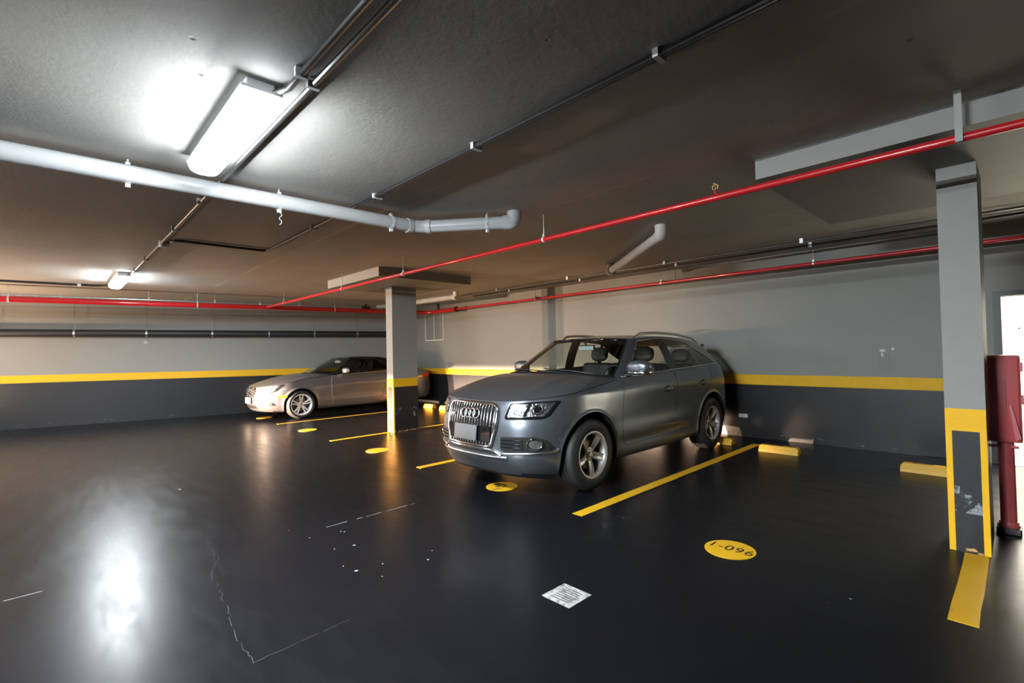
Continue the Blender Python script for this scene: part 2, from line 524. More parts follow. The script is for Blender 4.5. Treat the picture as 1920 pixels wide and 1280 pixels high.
# columns with their drop panels
def column(name, cx, w, y0, d, cap, ztop, matname, label):
    o = struct(MB().box(-w / 2, w / 2, -d / 2, d / 2, 0, ztop).build(name, column_mat(matname, w, d, 0.034 if cx > -1 else 0.026), loc=(cx, y0 + d / 2, 0)), label)
    x0, x1, ya, yb = cap
    c = MB().box(x0 - cx, x1 - cx, ya - y0 - d / 2, yb - y0 - d / 2, ztop, H)
    c.build('drop_panel', M['plaster_cap'], o)
    return o
M['plaster_cap'] = simple('grey_concrete_drop_panel', [c * 1.03 for c in GRY], 0.6, var=0.12, scale=4)
column('column_1', -0.29, 0.21, 4.59, 0.52, (-1.335, 0.75, 3.81, 5.85), 2.69, 'column_paint_near', 'grey column beside the red hose cabinet, yellow border round a black base')
column('column_2', -8.10, 0.225, 4.58, 0.52, (-8.94, -7.0, 3.79, 5.65), 2.69, 'column_paint_far', 'grey column between the two parked cars, black base with yellow edge')

# ------------------------------------------------------------------ lamps
def lamp(cx, cy, label, power, side=0.022):
    t = thing('fluorescent_lamp', label, 'lamp', (cx, cy, H), 'ceiling batten lamps')
    L = 0.645
    b = MB()
    b.rbox(-L + 0.02, L - 0.02, -0.07, 0.07, -0.050, 0.0, 0.008)
    b.rbox(-L, L, -0.098, 0.098, -0.064, -0.046, 0.005)
    b.build('housing', M['lamp_body'], t)
    # wrap-round diffuser: softer sides, bright underside
    prof = [(0.096, -0.064), (0.093, -0.088), (0.082, -0.112), (0.062, -0.128), (0.03, -0.136), (-0.03, -0.136), (-0.062, -0.128), (-0.082, -0.112), (-0.093, -0.088), (-0.096, -0.064)]
    V = []; F = []
    xs = [-L + 0.008, -L + 0.012, -L + 0.04, L - 0.04, L - 0.012, L - 0.008]
    sc = [0.62, 0.86, 1.0, 1.0, 0.86, 0.62]
    for x, k_ in zip(xs, sc):
        for (y, z) in prof:
            V.append((x, y * (0.5 + 0.5 * k_), -0.064 + (z + 0.064) * k_))
    n = len(prof); mi = []
    for i in range(5):
        for k in range(n - 1):
            F.append((i * n + k, i * n + k + 1, (i + 1) * n + k + 1, (i + 1) * n + k)); mi.append(1 if (i == 2 and 2 <= k <= 6) else 0)
    F.append(tuple(range(n))); F.append(tuple(5 * n + k for k in range(n - 1, -1, -1))); mi += [0, 0]
    o = link('diffuser', V, F, emit('lamp_side_glow', (0.88, 0.95, 1.0), power * side), t)
    o.data.materials.append(emit('lamp_glow', (0.88, 0.95, 1.0), power))
    o.data.polygons.foreach_set('material_index', mi)
    return t
LAMP1 = lamp(-3.22, 0.775, 'long fluorescent batten lamp beside the steel conduits, above the open floor', 98.0, 0.085)
LAMP2 = lamp(-10.45, 0.86, 'far fluorescent batten lamp near the slanted wall, ahead of the red main pipe', 95.0, 0.10)
FILL_LAMP3 = lamp(-1.5, -5.2, 'added batten lamp out of view behind the open floor, fill light for column and wall', 860.0)  # unseen lamp added to brighten the near column and banded wall
FILL_LAMP4 = lamp(-9.4, -5.2, 'added batten lamp out of view nearer the slanted wall, fill light', 260.0)  # second unseen lamp, added as fill farther left

# ------------------------------------------------------------------ conduits and pipes
def ring(mbk, c, axis, r, w, t=0.006):
    """strap round a pipe, c centre, axis direction"""
    a = Vector(axis).normalized(); c = Vector(c)
    mbk.tube([(c - a * w / 2)[:], (c + a * w / 2)[:]], r + t, 18)

t = thing('lamp_conduit', 'steel conduit running past both batten lamps, carrying a round junction box', 'conduit')
MB().tube([(4.0, 0.965, 2.812), (-9.8, 0.965, 2.812)], 0.0165, 10).build('tube', M['conduit'], t, True)
for x in (-2.42, -1.2, 0.1, -4.9, -6.1, -8.2, -9.3):
    MB().box(x - 0.012, x + 0.012, 0.935, 0.995, 2.794, 2.84).build('clip', M['clip'], t)
MB().lathe([(0, -0.075), (0.055, -0.07), (0.06, -0.06), (0.06, 0.0)], 20, 'z', (-6.98, 1.0, 2.84)).build('junction_box', M['clip'], t, True)
t = thing('lamp_feed_conduit', 'shorter steel conduit ending at the near batten lamp', 'conduit')
MB().tube([(4.0, 0.885, 2.812), (-2.52, 0.885, 2.812), (-2.6, 0.84, 2.80)], 0.0165, 10).build('tube', M['conduit'], t, True)
for x in (-2.36, -1.1, 0.15):
    MB().box(x - 0.012, x + 0.012, 0.855, 0.915, 2.794, 2.84).build('clip', M['clip'], t)
t = thing('ceiling_conduit', 'long dark conduit crossing mid ceiling with white clips', 'conduit')
MB().tube(elbow_path([(4.0, 2.05, 2.818), (-6.72, 2.05, 2.818), (-6.72, 2.05 - 0.98, 2.818), (-6.92, 1.02, 2.818)], 0.1), 0.0155, 10).build('tube', M['conduit_black'], t, True)
MB().tube([(4.0, 2.088, 2.824), (-3.9, 2.088, 2.824)], 0.012, 10).build('cable', M['conduit'], t, True)
for x in (-1.13, -2.47, -3.82, 0.3, -5.2):
    MB().box(x - 0.014, x + 0.014, 2.025, 2.108, 2.799, 2.84).build('clip', M['clip'], t)
t = thing('branch_conduit', 'black conduit branching from the far batten lamp along the slanted wall', 'conduit')
MB().tube([(-10.9, 0.80, 2.82), (-11.6, 0.80, 2.82), (-11.75, 0.6, 2.82), (-12.1, -5, 2.82)], 0.018, 10).build('tube', M['conduit_black'], t, True)
MB().box(-11.81, -11.73, 0.38, 0.43, 2.79, 2.84).build('clip', M['clip'], t)
for (y, z, lab, r) in ((7.12, 2.80, 'thin grey conduit near the ceiling edge, farther out from the banded wall', 0.014), (7.5, 2.805, 'thin dark conduit near the ceiling edge, close above the red wall pipe', 0.016)):
    t = thing('wall_conduit', lab, 'conduit', group=None)
    MB().tube([(4.0, y, z), (-9.2, y, z)], r, 8).build('tube', M['conduit'] if r < 0.015 else M['conduit_black'], t, True)
    for x in (-1.95, -3.9, -5.9, -7.9):
        MB().box(x - 0.02, x + 0.02, y - 0.03, y + 0.03, z - 0.022, 2.84).build('clip', M['steel'], t)

# white drain pipe with a bend
t = thing('white_drain_pipe', 'thick white plastic drain pipe below the ceiling, bending into an elbow', 'pipe')
pr = 0.062; pz = 2.735
A_, B_, C_ = Vector((-4.24, -3.0, pz)), Vector((-4.21, 2.72, pz)), Vector((-3.46, 3.34, pz))
MB().tube(elbow_path([A_, B_, C_], 0.12, 8), pr, 20).build('pipe', M['white_pvc'], t, True)
dv = (C_ - B_).normalized()
for p, ax in (((-4.212, 2.62, pz), (0, 1, 0)), (B_ + dv * 0.12, dv)):
    m1 = MB(); ring(m1, p, ax, pr, 0.05, 0.01); m1.build('bend_collar', M['white_pvc'], t, True)
el = elbow_path([C_ - dv * 0.09, C_ + dv * 0.02, C_ + dv * 0.02 + Vector((0, 0, 0.104))], 0.075, 8)
MB().tube(el, pr + 0.010, 20).build('elbow', M['white_pvc'], t, True)
for p, ax in (((-4.238, 0.40, pz), (0, 1, 0)), ((-4.226, 1.39, pz), (0, 1, 0)), ((-4.212, 2.42, pz), (0, 1, 0)), ((B_ + dv * 0.72)[:], dv[:])):
    m1 = MB(); ring(m1, p, ax, pr, 0.028, 0.006)
    m1.cyl((p[0], p[1], p[2] + pr), (p[0], p[1], H), 0.006, 8)
    m1.box(p[0] - 0.012, p[0] + 0.012, p[1] - 0.014, p[1] + 0.014, p[2] - pr - 0.028, p[2] - pr)
    m1.box(p[0] - 0.012, p[0] + 0.012, p[1] - 0.014, p[1] + 0.014, p[2] + pr, p[2] + pr + 0.022)
    m1.build('clamp', M['clip'], t)
sw = [(-4.226, 1.40, pz - pr - 0.02)]
for k in range(7):
    sw.append((-4.226 + 0.006 * math.sin(k * 2.1), 1.40 + 0.012 * math.sin(k * 1.7), pz - pr - 0.03 - 0.016 * k))
MB().tube(sw, 0.0022, 5).build('tie_wire', M['clip'], t)

t = thing('slanted_drain_pipe', 'dusty drain pipe running diagonally under the ceiling toward the banded wall', 'pipe')
A_, B_ = Vector((-2.78, 5.0, 2.725)), Vector((-4.62, 6.66, 2.725)); dv = (B_ - A_).normalized()
MB().tube([A_ + dv * 0.05, B_], 0.055, 18).build('pipe', M['grey_pvc'], t, True)
MB().tube(elbow_path([A_ + dv * 0.10, A_, A_ + Vector((0, 0, 0.115))], 0.085, 8), 0.064, 18).build('elbow', M['grey_pvc'], t, True)
m1 = MB(); ring(m1, B_ - dv * 0.06, dv, 0.055, 0.16, 0.02); m1.tube([B_ + Vector((0, 0, 0.0)), B_ + Vector((0, 0, 0.115))], 0.07, 16); m1.build('coupling', simple('grey_pipe_coupling', (0.20, 0.20, 0.19), 0.5), t, True)
t = thing('corner_drain_pipe', 'short white drain pipe at the ceiling behind the far column', 'pipe')
MB().tube([(-12.3, 6.62, 2.74), (-8.95, 6.76, 2.72)], 0.06, 16).build('pipe', M['white_pvc'], t, True)
m1 = MB(); ring(m1, (-8.95, 6.76, 2.72), (1, 0.05, 0), 0.06, 0.1, 0.012); m1.cyl((-8.92, 6.76, 2.72), (-8.92, 6.76, H), 0.066, 14); m1.build('end_fitting', M['grey_pvc'], t, True)

# red sprinkler pipes
def hanger(mbk, x, y, z, r, ax):
    ring(mbk, (x, y, z), ax, r, 0.024, 0.006)
    mbk.cyl((x, y, z + r), (x, y, H), 0.005, 8)
    mbk.box(x - 0.01, x + 0.01, y - 0.01, y + 0.01, z + r, z + r + 0.03)
t = thing('red_sprinkler_pipe', 'red sprinkler pipe crossing the garage in front of both columns', 'pipe')
RY, RZ = 3.655, 2.585
XJ = -12.55 + 0.115 * (RY + 0.63)
MB().tube([(4.0, RY + 0.02, RZ), (XJ, RY, RZ)], 0.0245, 14).build('pipe', M['red_pipe'], t, True)
for x in (-0.21, -3.335, -6.05, -8.05, -10.9):
    m1 = MB(); hanger(m1, x, RY + 0.005, RZ, 0.0245, (1, 0, 0))
    if x == -0.21:
        m1.box(x - 0.016, x + 0.016, RY - 0.03, RY - 0.024, RZ - 0.028, H)
    m1.build('hanger', M['steel_grey'] if x == -0.21 else M['clip'], t)
m1 = MB(); m1.cyl((-1.57, RY, RZ + 0.02), (-1.57, RY, RZ + 0.055), 0.011, 10)
m1.build('tee', M['red_pipe'], t, True)
m1 = MB(); m1.cyl((-1.57, RY, RZ + 0.055), (-1.57, RY, RZ + 0.085), 0.006, 8); m1.tube([(-1.585, RY, RZ + 0.06), (-1.592, RY, RZ + 0.085), (-1.57, RY, RZ + 0.10), (-1.548, RY, RZ + 0.085), (-1.555, RY, RZ + 0.06)], 0.004, 6); m1.lathe([(0, 0.0), (0.02, 0.0), (0.02, 0.004), (0, 0.004)], 14, 'z', (-1.57, RY, RZ + 0.10))
m1.build('sprinkler_head', simple('brass', (0.55, 0.40, 0.18), 0.35, 1.0), t)

t = thing('red_main_pipe', 'thick red main pipe along the slanted wall, ending in a flange', 'pipe')
def mainp(y, dx=0.0, z=2.58): return (-12.55 + 0.115 * (y + 0.63) + dx, y, z)
mp = elbow_path([mainp(-8), mainp(7.62), (-11.4, 7.78, 2.58), (-10.32, 7.80, 2.585)], 0.25, 8)
MB().tube(mp, 0.052, 16).build('pipe', M['red_pipe'], t, True)
m1 = MB(); ring(m1, (-10.30, 7.80, 2.585), (1, 0, 0), 0.052, 0.07, 0.02); m1.build('end_flange', simple('dark_red_flange', (0.16, 0.008, 0.01), 0.4), t, True)
for y in (-0.52, 2.32, 5.2):
    m1 = MB(); p = mainp(y); hanger(m1, p[0], p[1], p[2], 0.052, (0.115, 1, 0)); m1.build('hanger', M['clip'], t)
m1 = MB(); p = mainp(6.0); m1.box(p[0] - 0.05, p[0] + 0.05, p[1] - 0.10, p[1] + 0.10, 2.63, 2.70); m1.cyl((p[0], p[1], 2.70), (p[0], p[1], 2.76), 0.03, 12); m1.build('valve', M['black'], t)
t = thing('pale_conduit', 'pale thin conduit hung just above the thick red main pipe', 'conduit')
MB().tube([mainp(-8, -0.09, 2.665), mainp(7.4, -0.09, 2.665)], 0.019, 10).build('tube', M['steel'], t, True)
for y in (0.18, 1.5, 2.66, 3.55, 4.4):
    m1 = MB(); p = mainp(y, -0.09, 2.665); m1.cyl(p, (p[0], p[1], H), 0.005, 8); ring(m1, p, (0.115, 1, 0), 0.019, 0.03, 0.006); m1.box(p[0] - 0.012, p[0] + 0.012, p[1] - 0.012, p[1] + 0.012, p[2] + 0.02, p[2] + 0.05); m1.build('hanger', M['clip'], t)
t = thing('red_wall_pipe', 'thin red pipe running high along the banded wall behind the suv', 'pipe')
MB().tube([(4.0, 7.80, 2.595), (-10.26, 7.80, 2.588)], 0.0245, 12).build('pipe', M['red_pipe'], t, True)
for x in (-4.35, -7.4, -2.0, 0.6):
    m1 = MB(); hanger(m1, x, 7.80, 2.592, 0.0245, (1, 0, 0)); m1.box(x - 0.01, x + 0.01, 7.8, 8.1, 2.625, 2.645); m1.build('hanger', M['steel'], t)

t = thing('black_sewer_pipe', 'thick black pipe strapped along the slanted wall', 'pipe')
pa = wall_a(-8, 0.16, 2.10); pb = wall_a(8.0, 0.16, 2.02)
MB().tube([pa[:], pb[:]], 0.083, 18).build('pipe', M['black_pipe'], t, True)
for y in (-0.8, 0.46, 1.72, 3.0, 4.23, 5.31, 6.42):
    q = wall_a(y, 0.16, 2.10 - (y + 8) * 0.005)
    m1 = MB(); ring(m1, q, TA, 0.083, 0.035, 0.004); q2 = wall_a(y, 0.0, q.z)
    m1.tube([q[:], q2[:]], 0.012, 8); m1.build('strap', M['steel'], t)
    m1 = MB(); m1.cyl((q.x, q.y, q.z + 0.08), (q.x, q.y, H), 0.0045, 8); m1.build('rod', M['conduit'], t)

# wall fittings
t = thing('wall_vent', 'white framed two panel vent on the banded wall, near the far corner', 'vent', (-11.72, YB, 2.2))
mv = MB()
for x in (-0.45, -0.01, 0.43):
    mv.box(x, x + 0.02, -0.03, 0.0, -0.38, 0.40)
mv.box(-0.45, 0.45, -0.03, 0, -0.40, -0.375); mv.box(-0.45, 0.45, -0.03, 0, 0.38, 0.405)
mv.build('frame', M['grille_white'], t)
mv = MB(); mv.box(-0.44, 0.44, -0.008, -0.001, -0.38, 0.39)
for k in range(26):
    z = -0.36 + k * 0.0295
    mv.box(-0.43, 0.43, -0.016, -0.006, z, z + 0.010)
mv.build('mesh_panel', M['mesh_grey'], t)
t = thing('socket_plate', 'small white blank socket plate low on the black wall, right behind the suv', 'socket', (-3.135, YB, 0.337))
MB().rbox(-0.07, 0.07, -0.012, 0.0, -0.03, 0.03, 0.004).build('plate', M['clip'], t)
MB().rbox(-0.022, 0.022, -0.016, -0.01, -0.016, 0.016, 0.003).build('insert', simple('grey_insert', (0.5, 0.5, 0.48), 0.5), t)
q = wall_a(1.68, 0.0, 1.845)
t = thing('round_wall_fitting', 'small round pale fitting on the slanted wall below the black pipe', 'fitting', q[:])
m1 = MB(); m1.lathe([(0.018, 0.0), (0.02, 0.02), (0.036, 0.02), (0.045, 0.0)], 20, 'x'); m1.build('rim', M['clip'], t, True)
m1 = MB(); m1.lathe([(0, 0.014), (0.02, 0.012), (0.02, 0.0)], 16, 'x'); m1.build('button', simple('pale_grey_button', (0.45, 0.45, 0.44), 0.5), t, True)

# floor paint
def slab(name, x0, x1, y0, y1, m, label, cat, z=0.003):
    b = MB()
    n = max(2, int((y1 - y0) / 0.2))
    V = []; F = []
    for i in range(n + 1):
        y = y0 + (y1 - y0) * i / n
        jl, jr = random.uniform(-0.003, 0.003), random.uniform(-0.003, 0.003)
        V += [(x0 + jl, y, z), (x1 + jr, y, z), (x0 + jl, y, 0), (x1 + jr, y, 0)]
    for i in range(n):
        a, c = i * 4, i * 4 + 4
        F += [(a, a + 1, c + 1, c), (a + 2, a, c, c + 2), (a + 1, a + 3, c + 3, c + 1)]
    F += [(0, 2, 3, 1), (n * 4, n * 4 + 1, n * 4 + 3, n * 4 + 2)]
    o = link(name, V, F, m)
    return tag(o, label, cat, 'parking bay lines')
slab('parking_line', -2.805, -2.695, 3.37, 7.58, M['yellow_line'], 'yellow bay line on the floor beside the wheels of the suv', 'parking line')
slab('parking_line', -5.385, -5.285, 3.40, 7.9, M['yellow_line'], 'yellow bay line starting ahead of the suv and running under its far side', 'parking line')
slab('parking_line', -8.16, -8.07, 3.45, 4.575, M['yellow_line'], 'yellow bay line that ends at the foot of the far column', 'parking line')
slab('parking_line', -8.16, -8.07, 5.11, 7.9, M['yellow_line'], 'yellow bay line behind the far column', 'parking line')
slab('parking_line', -11.05, -10.96, 3.53, 7.0, M['yellow_line'], 'yellow bay line along the visible side of the coupe', 'parking line')
slab('floor_stripe', -0.315, -0.195, 3.42, 4.575, M['yellow_worn'], 'broad worn yellow stripe on the floor leading to the near column', 'stripe')

def disc(cx, cy, m, label, text=None, blots=None, r=0.17):
    t = thing('bay_number_disc', label, 'floor marking', (cx, cy, 0), 'yellow bay discs')
    V = [(0, 0, 0.004)] + [(r * math.cos(2 * PI * k / 48), r * math.sin(2 * PI * k / 48), 0.004) for k in range(48)] + [(r * math.cos(2 * PI * k / 48), r * math.sin(2 * PI * k / 48), 0) for k in range(48)]
    F = [(0, 1 + k, 1 + (k + 1) % 48) for k in range(48)] + [(1 + k, 49 + k, 49 + (k + 1) % 48, 1 + (k + 1) % 48) for k in range(48)]
    link('paint', V, F, m, t)
    if text:
        cu = bpy.data.curves.new('lettering', 'FONT'); cu.body = text; cu.size = 0.135
        cu.align_x = 'CENTER'; cu.align_y = 'CENTER'; cu.space_character = 1.12
        o = bpy.data.objects.new('lettering_src', cu)
        C.objects.link(o)
        dg = bpy.context.evaluated_depsgraph_get()
        me = bpy.data.meshes.new_from_object(o.evaluated_get(dg))
        bpy.data.objects.remove(o)
        me.materials.clear(); me.materials.append(M['letter'])
        for v in me.vertices:
            v.co = Vector((v.co.x * 0.92, v.co.y, 0.0055))
        l = bpy.data.objects.new('lettering', me); C.objects.link(l); l.parent = t
        l.location = (0.0, 0.012, 0)
    if blots:
        b = MB()
        for (x, y, rx, ry) in blots:
            n = 14
            V = [(x + rx * (1 + 0.25 * math.sin(3 * k)) * math.cos(2 * PI * k / n), y + ry * math.sin(2 * PI * k / n), 0.0052) for k in range(n)]
            b.add(V, [tuple(range(n))])
        b.build('rubbed_digits', M['letter'], t)
    return t
disc(-1.49, 3.535, M['yellow_disc'], 'yellow floor disc reading 1-096 in the empty bay', '1-096')
disc(-3.91, 3.53, M['yellow_rotten'], 'half rubbed out yellow floor disc under the nose of the suv', None, [(-0.09, 0.02, 0.03, 0.05), (-0.03, -0.02, 0.02, 0.05), (-0.02, 0.05, 0.04, 0.02), (0.03, 0.01, 0.012, 0.04)])
disc(-6.76, 3.59, M['yellow_disc'], 'plain yellow floor disc in the bay in front of the far column')
disc(-9.65, 3.65, M['yellow_disc'], 'faint yellow floor disc in the bay beside the coupe')
disc(-12.42, 3.69, M['yellow_disc'], 'yellow floor disc below the front bumper of the coupe')

def stop(x0, x1, yc, label):
    b = MB()
    prof = [(-0.075, 0), (-0.07, 0.035), (-0.045, 0.095), (0.045, 0.095), (0.07, 0.035), (0.075, 0)]
    V = []; n = len(prof); e = 0.025
    L = (x1 - x0) / 2
    for x, s in ((-L, 0.72), (-L + e, 1), (L - e, 1), (L, 0.72)):
        for (y, z) in prof:
            V.append((x, y, z * (s if z > 0 else 1)))
    F = []
    for i in range(3):
        for k in range(n - 1):
            F.append((i * n + k, i * n + k + 1, (i + 1) * n + k + 1, (i + 1) * n + k))
        F.append((i * n, (i + 1) * n, (i + 1) * n + n - 1, i * n + n - 1))
    F.append(tuple(range(n))); F.append(tuple(3 * n + k for k in range(n - 1, -1, -1)))
    t = thing('wheel_stop', label, 'wheel stop', ((x0 + x1) / 2, yc, 0), 'yellow wheel stops')
    b.add(V, F); b.build('block', M['yellow_stop'], t)
    for x in (-L * 0.55, L * 0.55):
        m1 = MB(); m1.cyl((x, 0, 0.09), (x, 0, 0.0965), 0.014, 12); m1.build('bolt', M['letter'], t)
    m1 = MB(); m1.box(-L * 0.55, L * 0.15, 0.0, 0.03, 0.094, 0.0962); m1.build('scuff', M['letter'], t)
    return t
stop(-2.56, -2.07, 7.17, 'yellow wheel stop beside the end of the bay line, in the empty bay')
stop(-1.0, -0.5, 7.06, 'yellow wheel stop in the empty bay, partly behind the near column')
stop(-3.48, -2.995, 7.33, 'yellow wheel stop peeping out behind the rear wheel of the suv')
stop(-11.06, -10.66, 7.3, 'yellow wheel stop just behind the far column, near the tail of the coupe')
stop(-10.34, -9.9, 7.3, 'yellow wheel stop seen beside the grille of the suv')

t = thing('drain_grate', 'square scuffed pale drain grate in the open floor', 'drain', (-1.91, 2.225, 0))
m1 = MB(); m1.box(-0.105, 0.105, -0.103, 0.103, 0, 0.003); m1.build('plate', M['drain'], t)
m1 = MB()
for k in range(7):
    y = -0.066 + k * 0.022
    m1.box(-0.065, 0.065, y - 0.004, y + 0.004, 0.003, 0.0036)
m1.build('slots', simple('grimy_slot', (0.09, 0.09, 0.085), 0.6), t)

# scratches and cracks in the floor coating
fl = bpy.data.objects['floor']
def scratch(pts, w, name='scratch'):
    b = MB(); V = []; F = []
    for i, p in enumerate(pts):
        q = pts[min(i + 1, len(pts) - 1)]; o = pts[max(i - 1, 0)]
        d_ = Vector((q[0] - o[0], q[1] - o[1], 0)); d_.normalize(); nn = Vector((-d_.y, d_.x, 0))
        ww = w * random.uniform(0.5, 1.3)
        V += [(p[0] + nn.x * ww, p[1] + nn.y * ww, 0.0012), (p[0] - nn.x * ww, p[1] - nn.y * ww, 0.0012)]
    F = [(2 * i, 2 * i + 1, 2 * i + 3, 2 * i + 2) for i in range(len(pts) - 1) if random.random() > (0.25 if w > 0.002 else 0.12)]
    b.add(V, F); b.build(name, M['scratch'] if name == 'scratch' else M['crack'], fl)
scratch([(-4.11 + 0.003 * math.sin(k), 1.70 + 0.9 * k / 30) for k in range(31)], 0.0045)
scratch([(-4.33, -0.45 + 0.42 * k / 12) for k in range(13)], 0.004)
def jitter(a, b, n, amp):
    return [(a[0] + (b[0] - a[0]) * k / n + random.uniform(-amp, amp), a[1] + (b[1] - a[1]) * k / n + random.uniform(-amp, amp)) for k in range(n + 1)]
scratch(jitter((-4.9, 0.92), (-4.03, 0.88), 22, 0.012) + jitter((-4.0, 0.86), (-3.68, 0.75), 10, 0.012) + jitter((-3.6, 0.78), (-2.95, 0.72), 18, 0.012) + jitter((-2.9, 0.71), (-2.57, 0.70), 12, 0.01), 0.0012, 'crack')
scratch(jitter((-2.57, 0.70), (-2.6, 1.2), 14, 0.006), 0.001, 'crack')

# small chips in the floor coating
def fleck(x, y, r):
    n = random.randint(5, 7); a0 = random.uniform(0, 6)
    V = [(x + r * random.uniform(0.5, 1.3) * math.cos(a0 + 2 * PI * k / n), y + r * random.uniform(0.5, 1.3) * math.sin(a0 + 2 * PI * k / n), 0.0012) for k in range(n)]
    link('paint_chip', V, [tuple(range(n))], M['chip'], fl)
M['chip'] = simple('pale_chip', (0.30, 0.30, 0.30), 0.6)
for (px, py, k, sp_, r0) in ((-3.55, 1.62, 7, 0.22, 0.009), (-3.95, 1.6, 3, 0.15, 0.008), (-2.9, 1.75, 3, 0.2, 0.007), (-1.35, 1.1, 2, 0.15, 0.007), (-2.2, 3.6, 2, 0.3, 0.008), (-0.9, 2.95, 2, 0.3, 0.007), (-5.6, 1.0, 3, 0.5, 0.012), (-2.45, 4.9, 1, 0.1, 0.012), (-2.1, 1.0, 2, 0.2, 0.006), (-0.45, 2.1, 1, 0.1, 0.008)):
    for q_ in range(k):
        fleck(px + random.gauss(0, sp_), py + random.gauss(0, sp_), r0 * random.uniform(0.5, 1.5))

# fire hose cabinet on its post
t = thing('hose_cabinet', 'dark red fire hose cabinet on a post behind the near column', 'hose cabinet', (-0.11, 5.27, 0))
MB().rbox(-0.30, 0.092, -0.12, 0.14, 0.70, 1.345, 0.012, 3).build('cabinet', M['red_box'], t, True)
MB().rbox(-0.29, 0.082, -0.132, -0.118, 0.72, 1.325, 0.006).build('door', M['red_box'], t, True)
m1 = MB()
V = [(0.028, -0.135, 0.98), (0.040, -0.135, 0.98), (0.085, -0.135, 0.74), (0.055, -0.135, 0.72), (0.028, -0.16, 0.98), (0.040, -0.16, 0.98), (0.085, -0.165, 0.74), (0.055, -0.165, 0.72)]
m1.add(V, [(4, 5, 6, 7), (0, 4, 7, 3), (1, 2, 6, 5), (0, 1, 5, 4), (3, 7, 6, 2), (0, 3, 2, 1)])
m1.build('lever', M['red_box'], t)
MB().rbox(0.006, 0.013, -0.142, -0.130, 0.90, 1.17, 0.002).build('pull_bar', simple('rubbed_red_steel', (0.42, 0.14, 0.13), 0.35), t)
for z in (1.02, 1.26):
    MB().rbox(0.085, 0.105, -0.13, -0.09, z - 0.035, z + 0.035, 0.004).build('hinge', M['red_box'], t)
MB().cyl((0, 0, 0.03), (0, 0, 0.71), 0.046, 20).build('post', M['red_box'], t, True)
MB().lathe([(0.0, 0.09), (0.052, 0.09), (0.056, 0.07), (0.06, 0.07), (0.06, 0.045)], 24, 'z').build('collar', M['red_box'], t, True)
MB().rbox(-0.068, 0.068, -0.068, 0.068, 0.0, 0.05, 0.008).build('base', M['black'], t)
MB().cyl((-0.2, -0.03, 0.655), (0.07, -0.03, 0.655), 0.011, 10).build('valve_pipe', M['red_box'], t, True)

# ================================================================== cars
def pchip(xs, ys):
    xs = np.array(xs, float); ys = np.array(ys, float)
    h = np.diff(xs); dl = np.diff(ys) / h
    n = len(xs); dd = np.zeros(n)
    for i in range(1, n - 1):
        if dl[i - 1] * dl[i] > 0:
            w1 = 2 * h[i] + h[i - 1]; w2 = h[i] + 2 * h[i - 1]
            dd[i] = (w1 + w2) / (w1 / dl[i - 1] + w2 / dl[i])
    dd[0] = dl[0]; dd[-1] = dl[-1]
    def f(x):
        x = np.clip(np.asarray(x, float), xs[0], xs[-1])
        i = np.clip(np.searchsorted(xs, x, 'right') - 1, 0, n - 2)
        t = (x - xs[i]) / h[i]
        return (ys[i] * (1 + 2 * t) * (1 - t) ** 2 + h[i] * dd[i] * t * (1 - t) ** 2 + ys[i + 1] * t * t * (3 - 2 * t) + h[i] * dd[i + 1] * t * t * (t - 1))
    return f

def mirrored(V, F):
    n = len(V)
    return list(V) + [(-v[0], v[1], v[2]) for v in V], list(F) + [tuple(i + n for i in reversed(f)) for f in F]

def emit_mesh(name, V, F, m, parent, mirror=False, smooth=True, angle=40):
    b = MB()
    if mirror:
        V, F = mirrored(V, F)
    b.V = [tuple(map(float, v)) for v in V]; b.F = [tuple(f) for f in F]
    return b.build(name, m, parent, smooth, angle)

def grid(P):
    """P: (n, m, 3) array -> verts, faces"""
    n, m = P.shape[:2]
    V = P.reshape(-1, 3)
    F = [(i * m + j, i * m + j + 1, (i + 1) * m + j + 1, (i + 1) * m + j) for i in range(n - 1) for j in range(m - 1)]
    return [tuple(v) for v in V], F

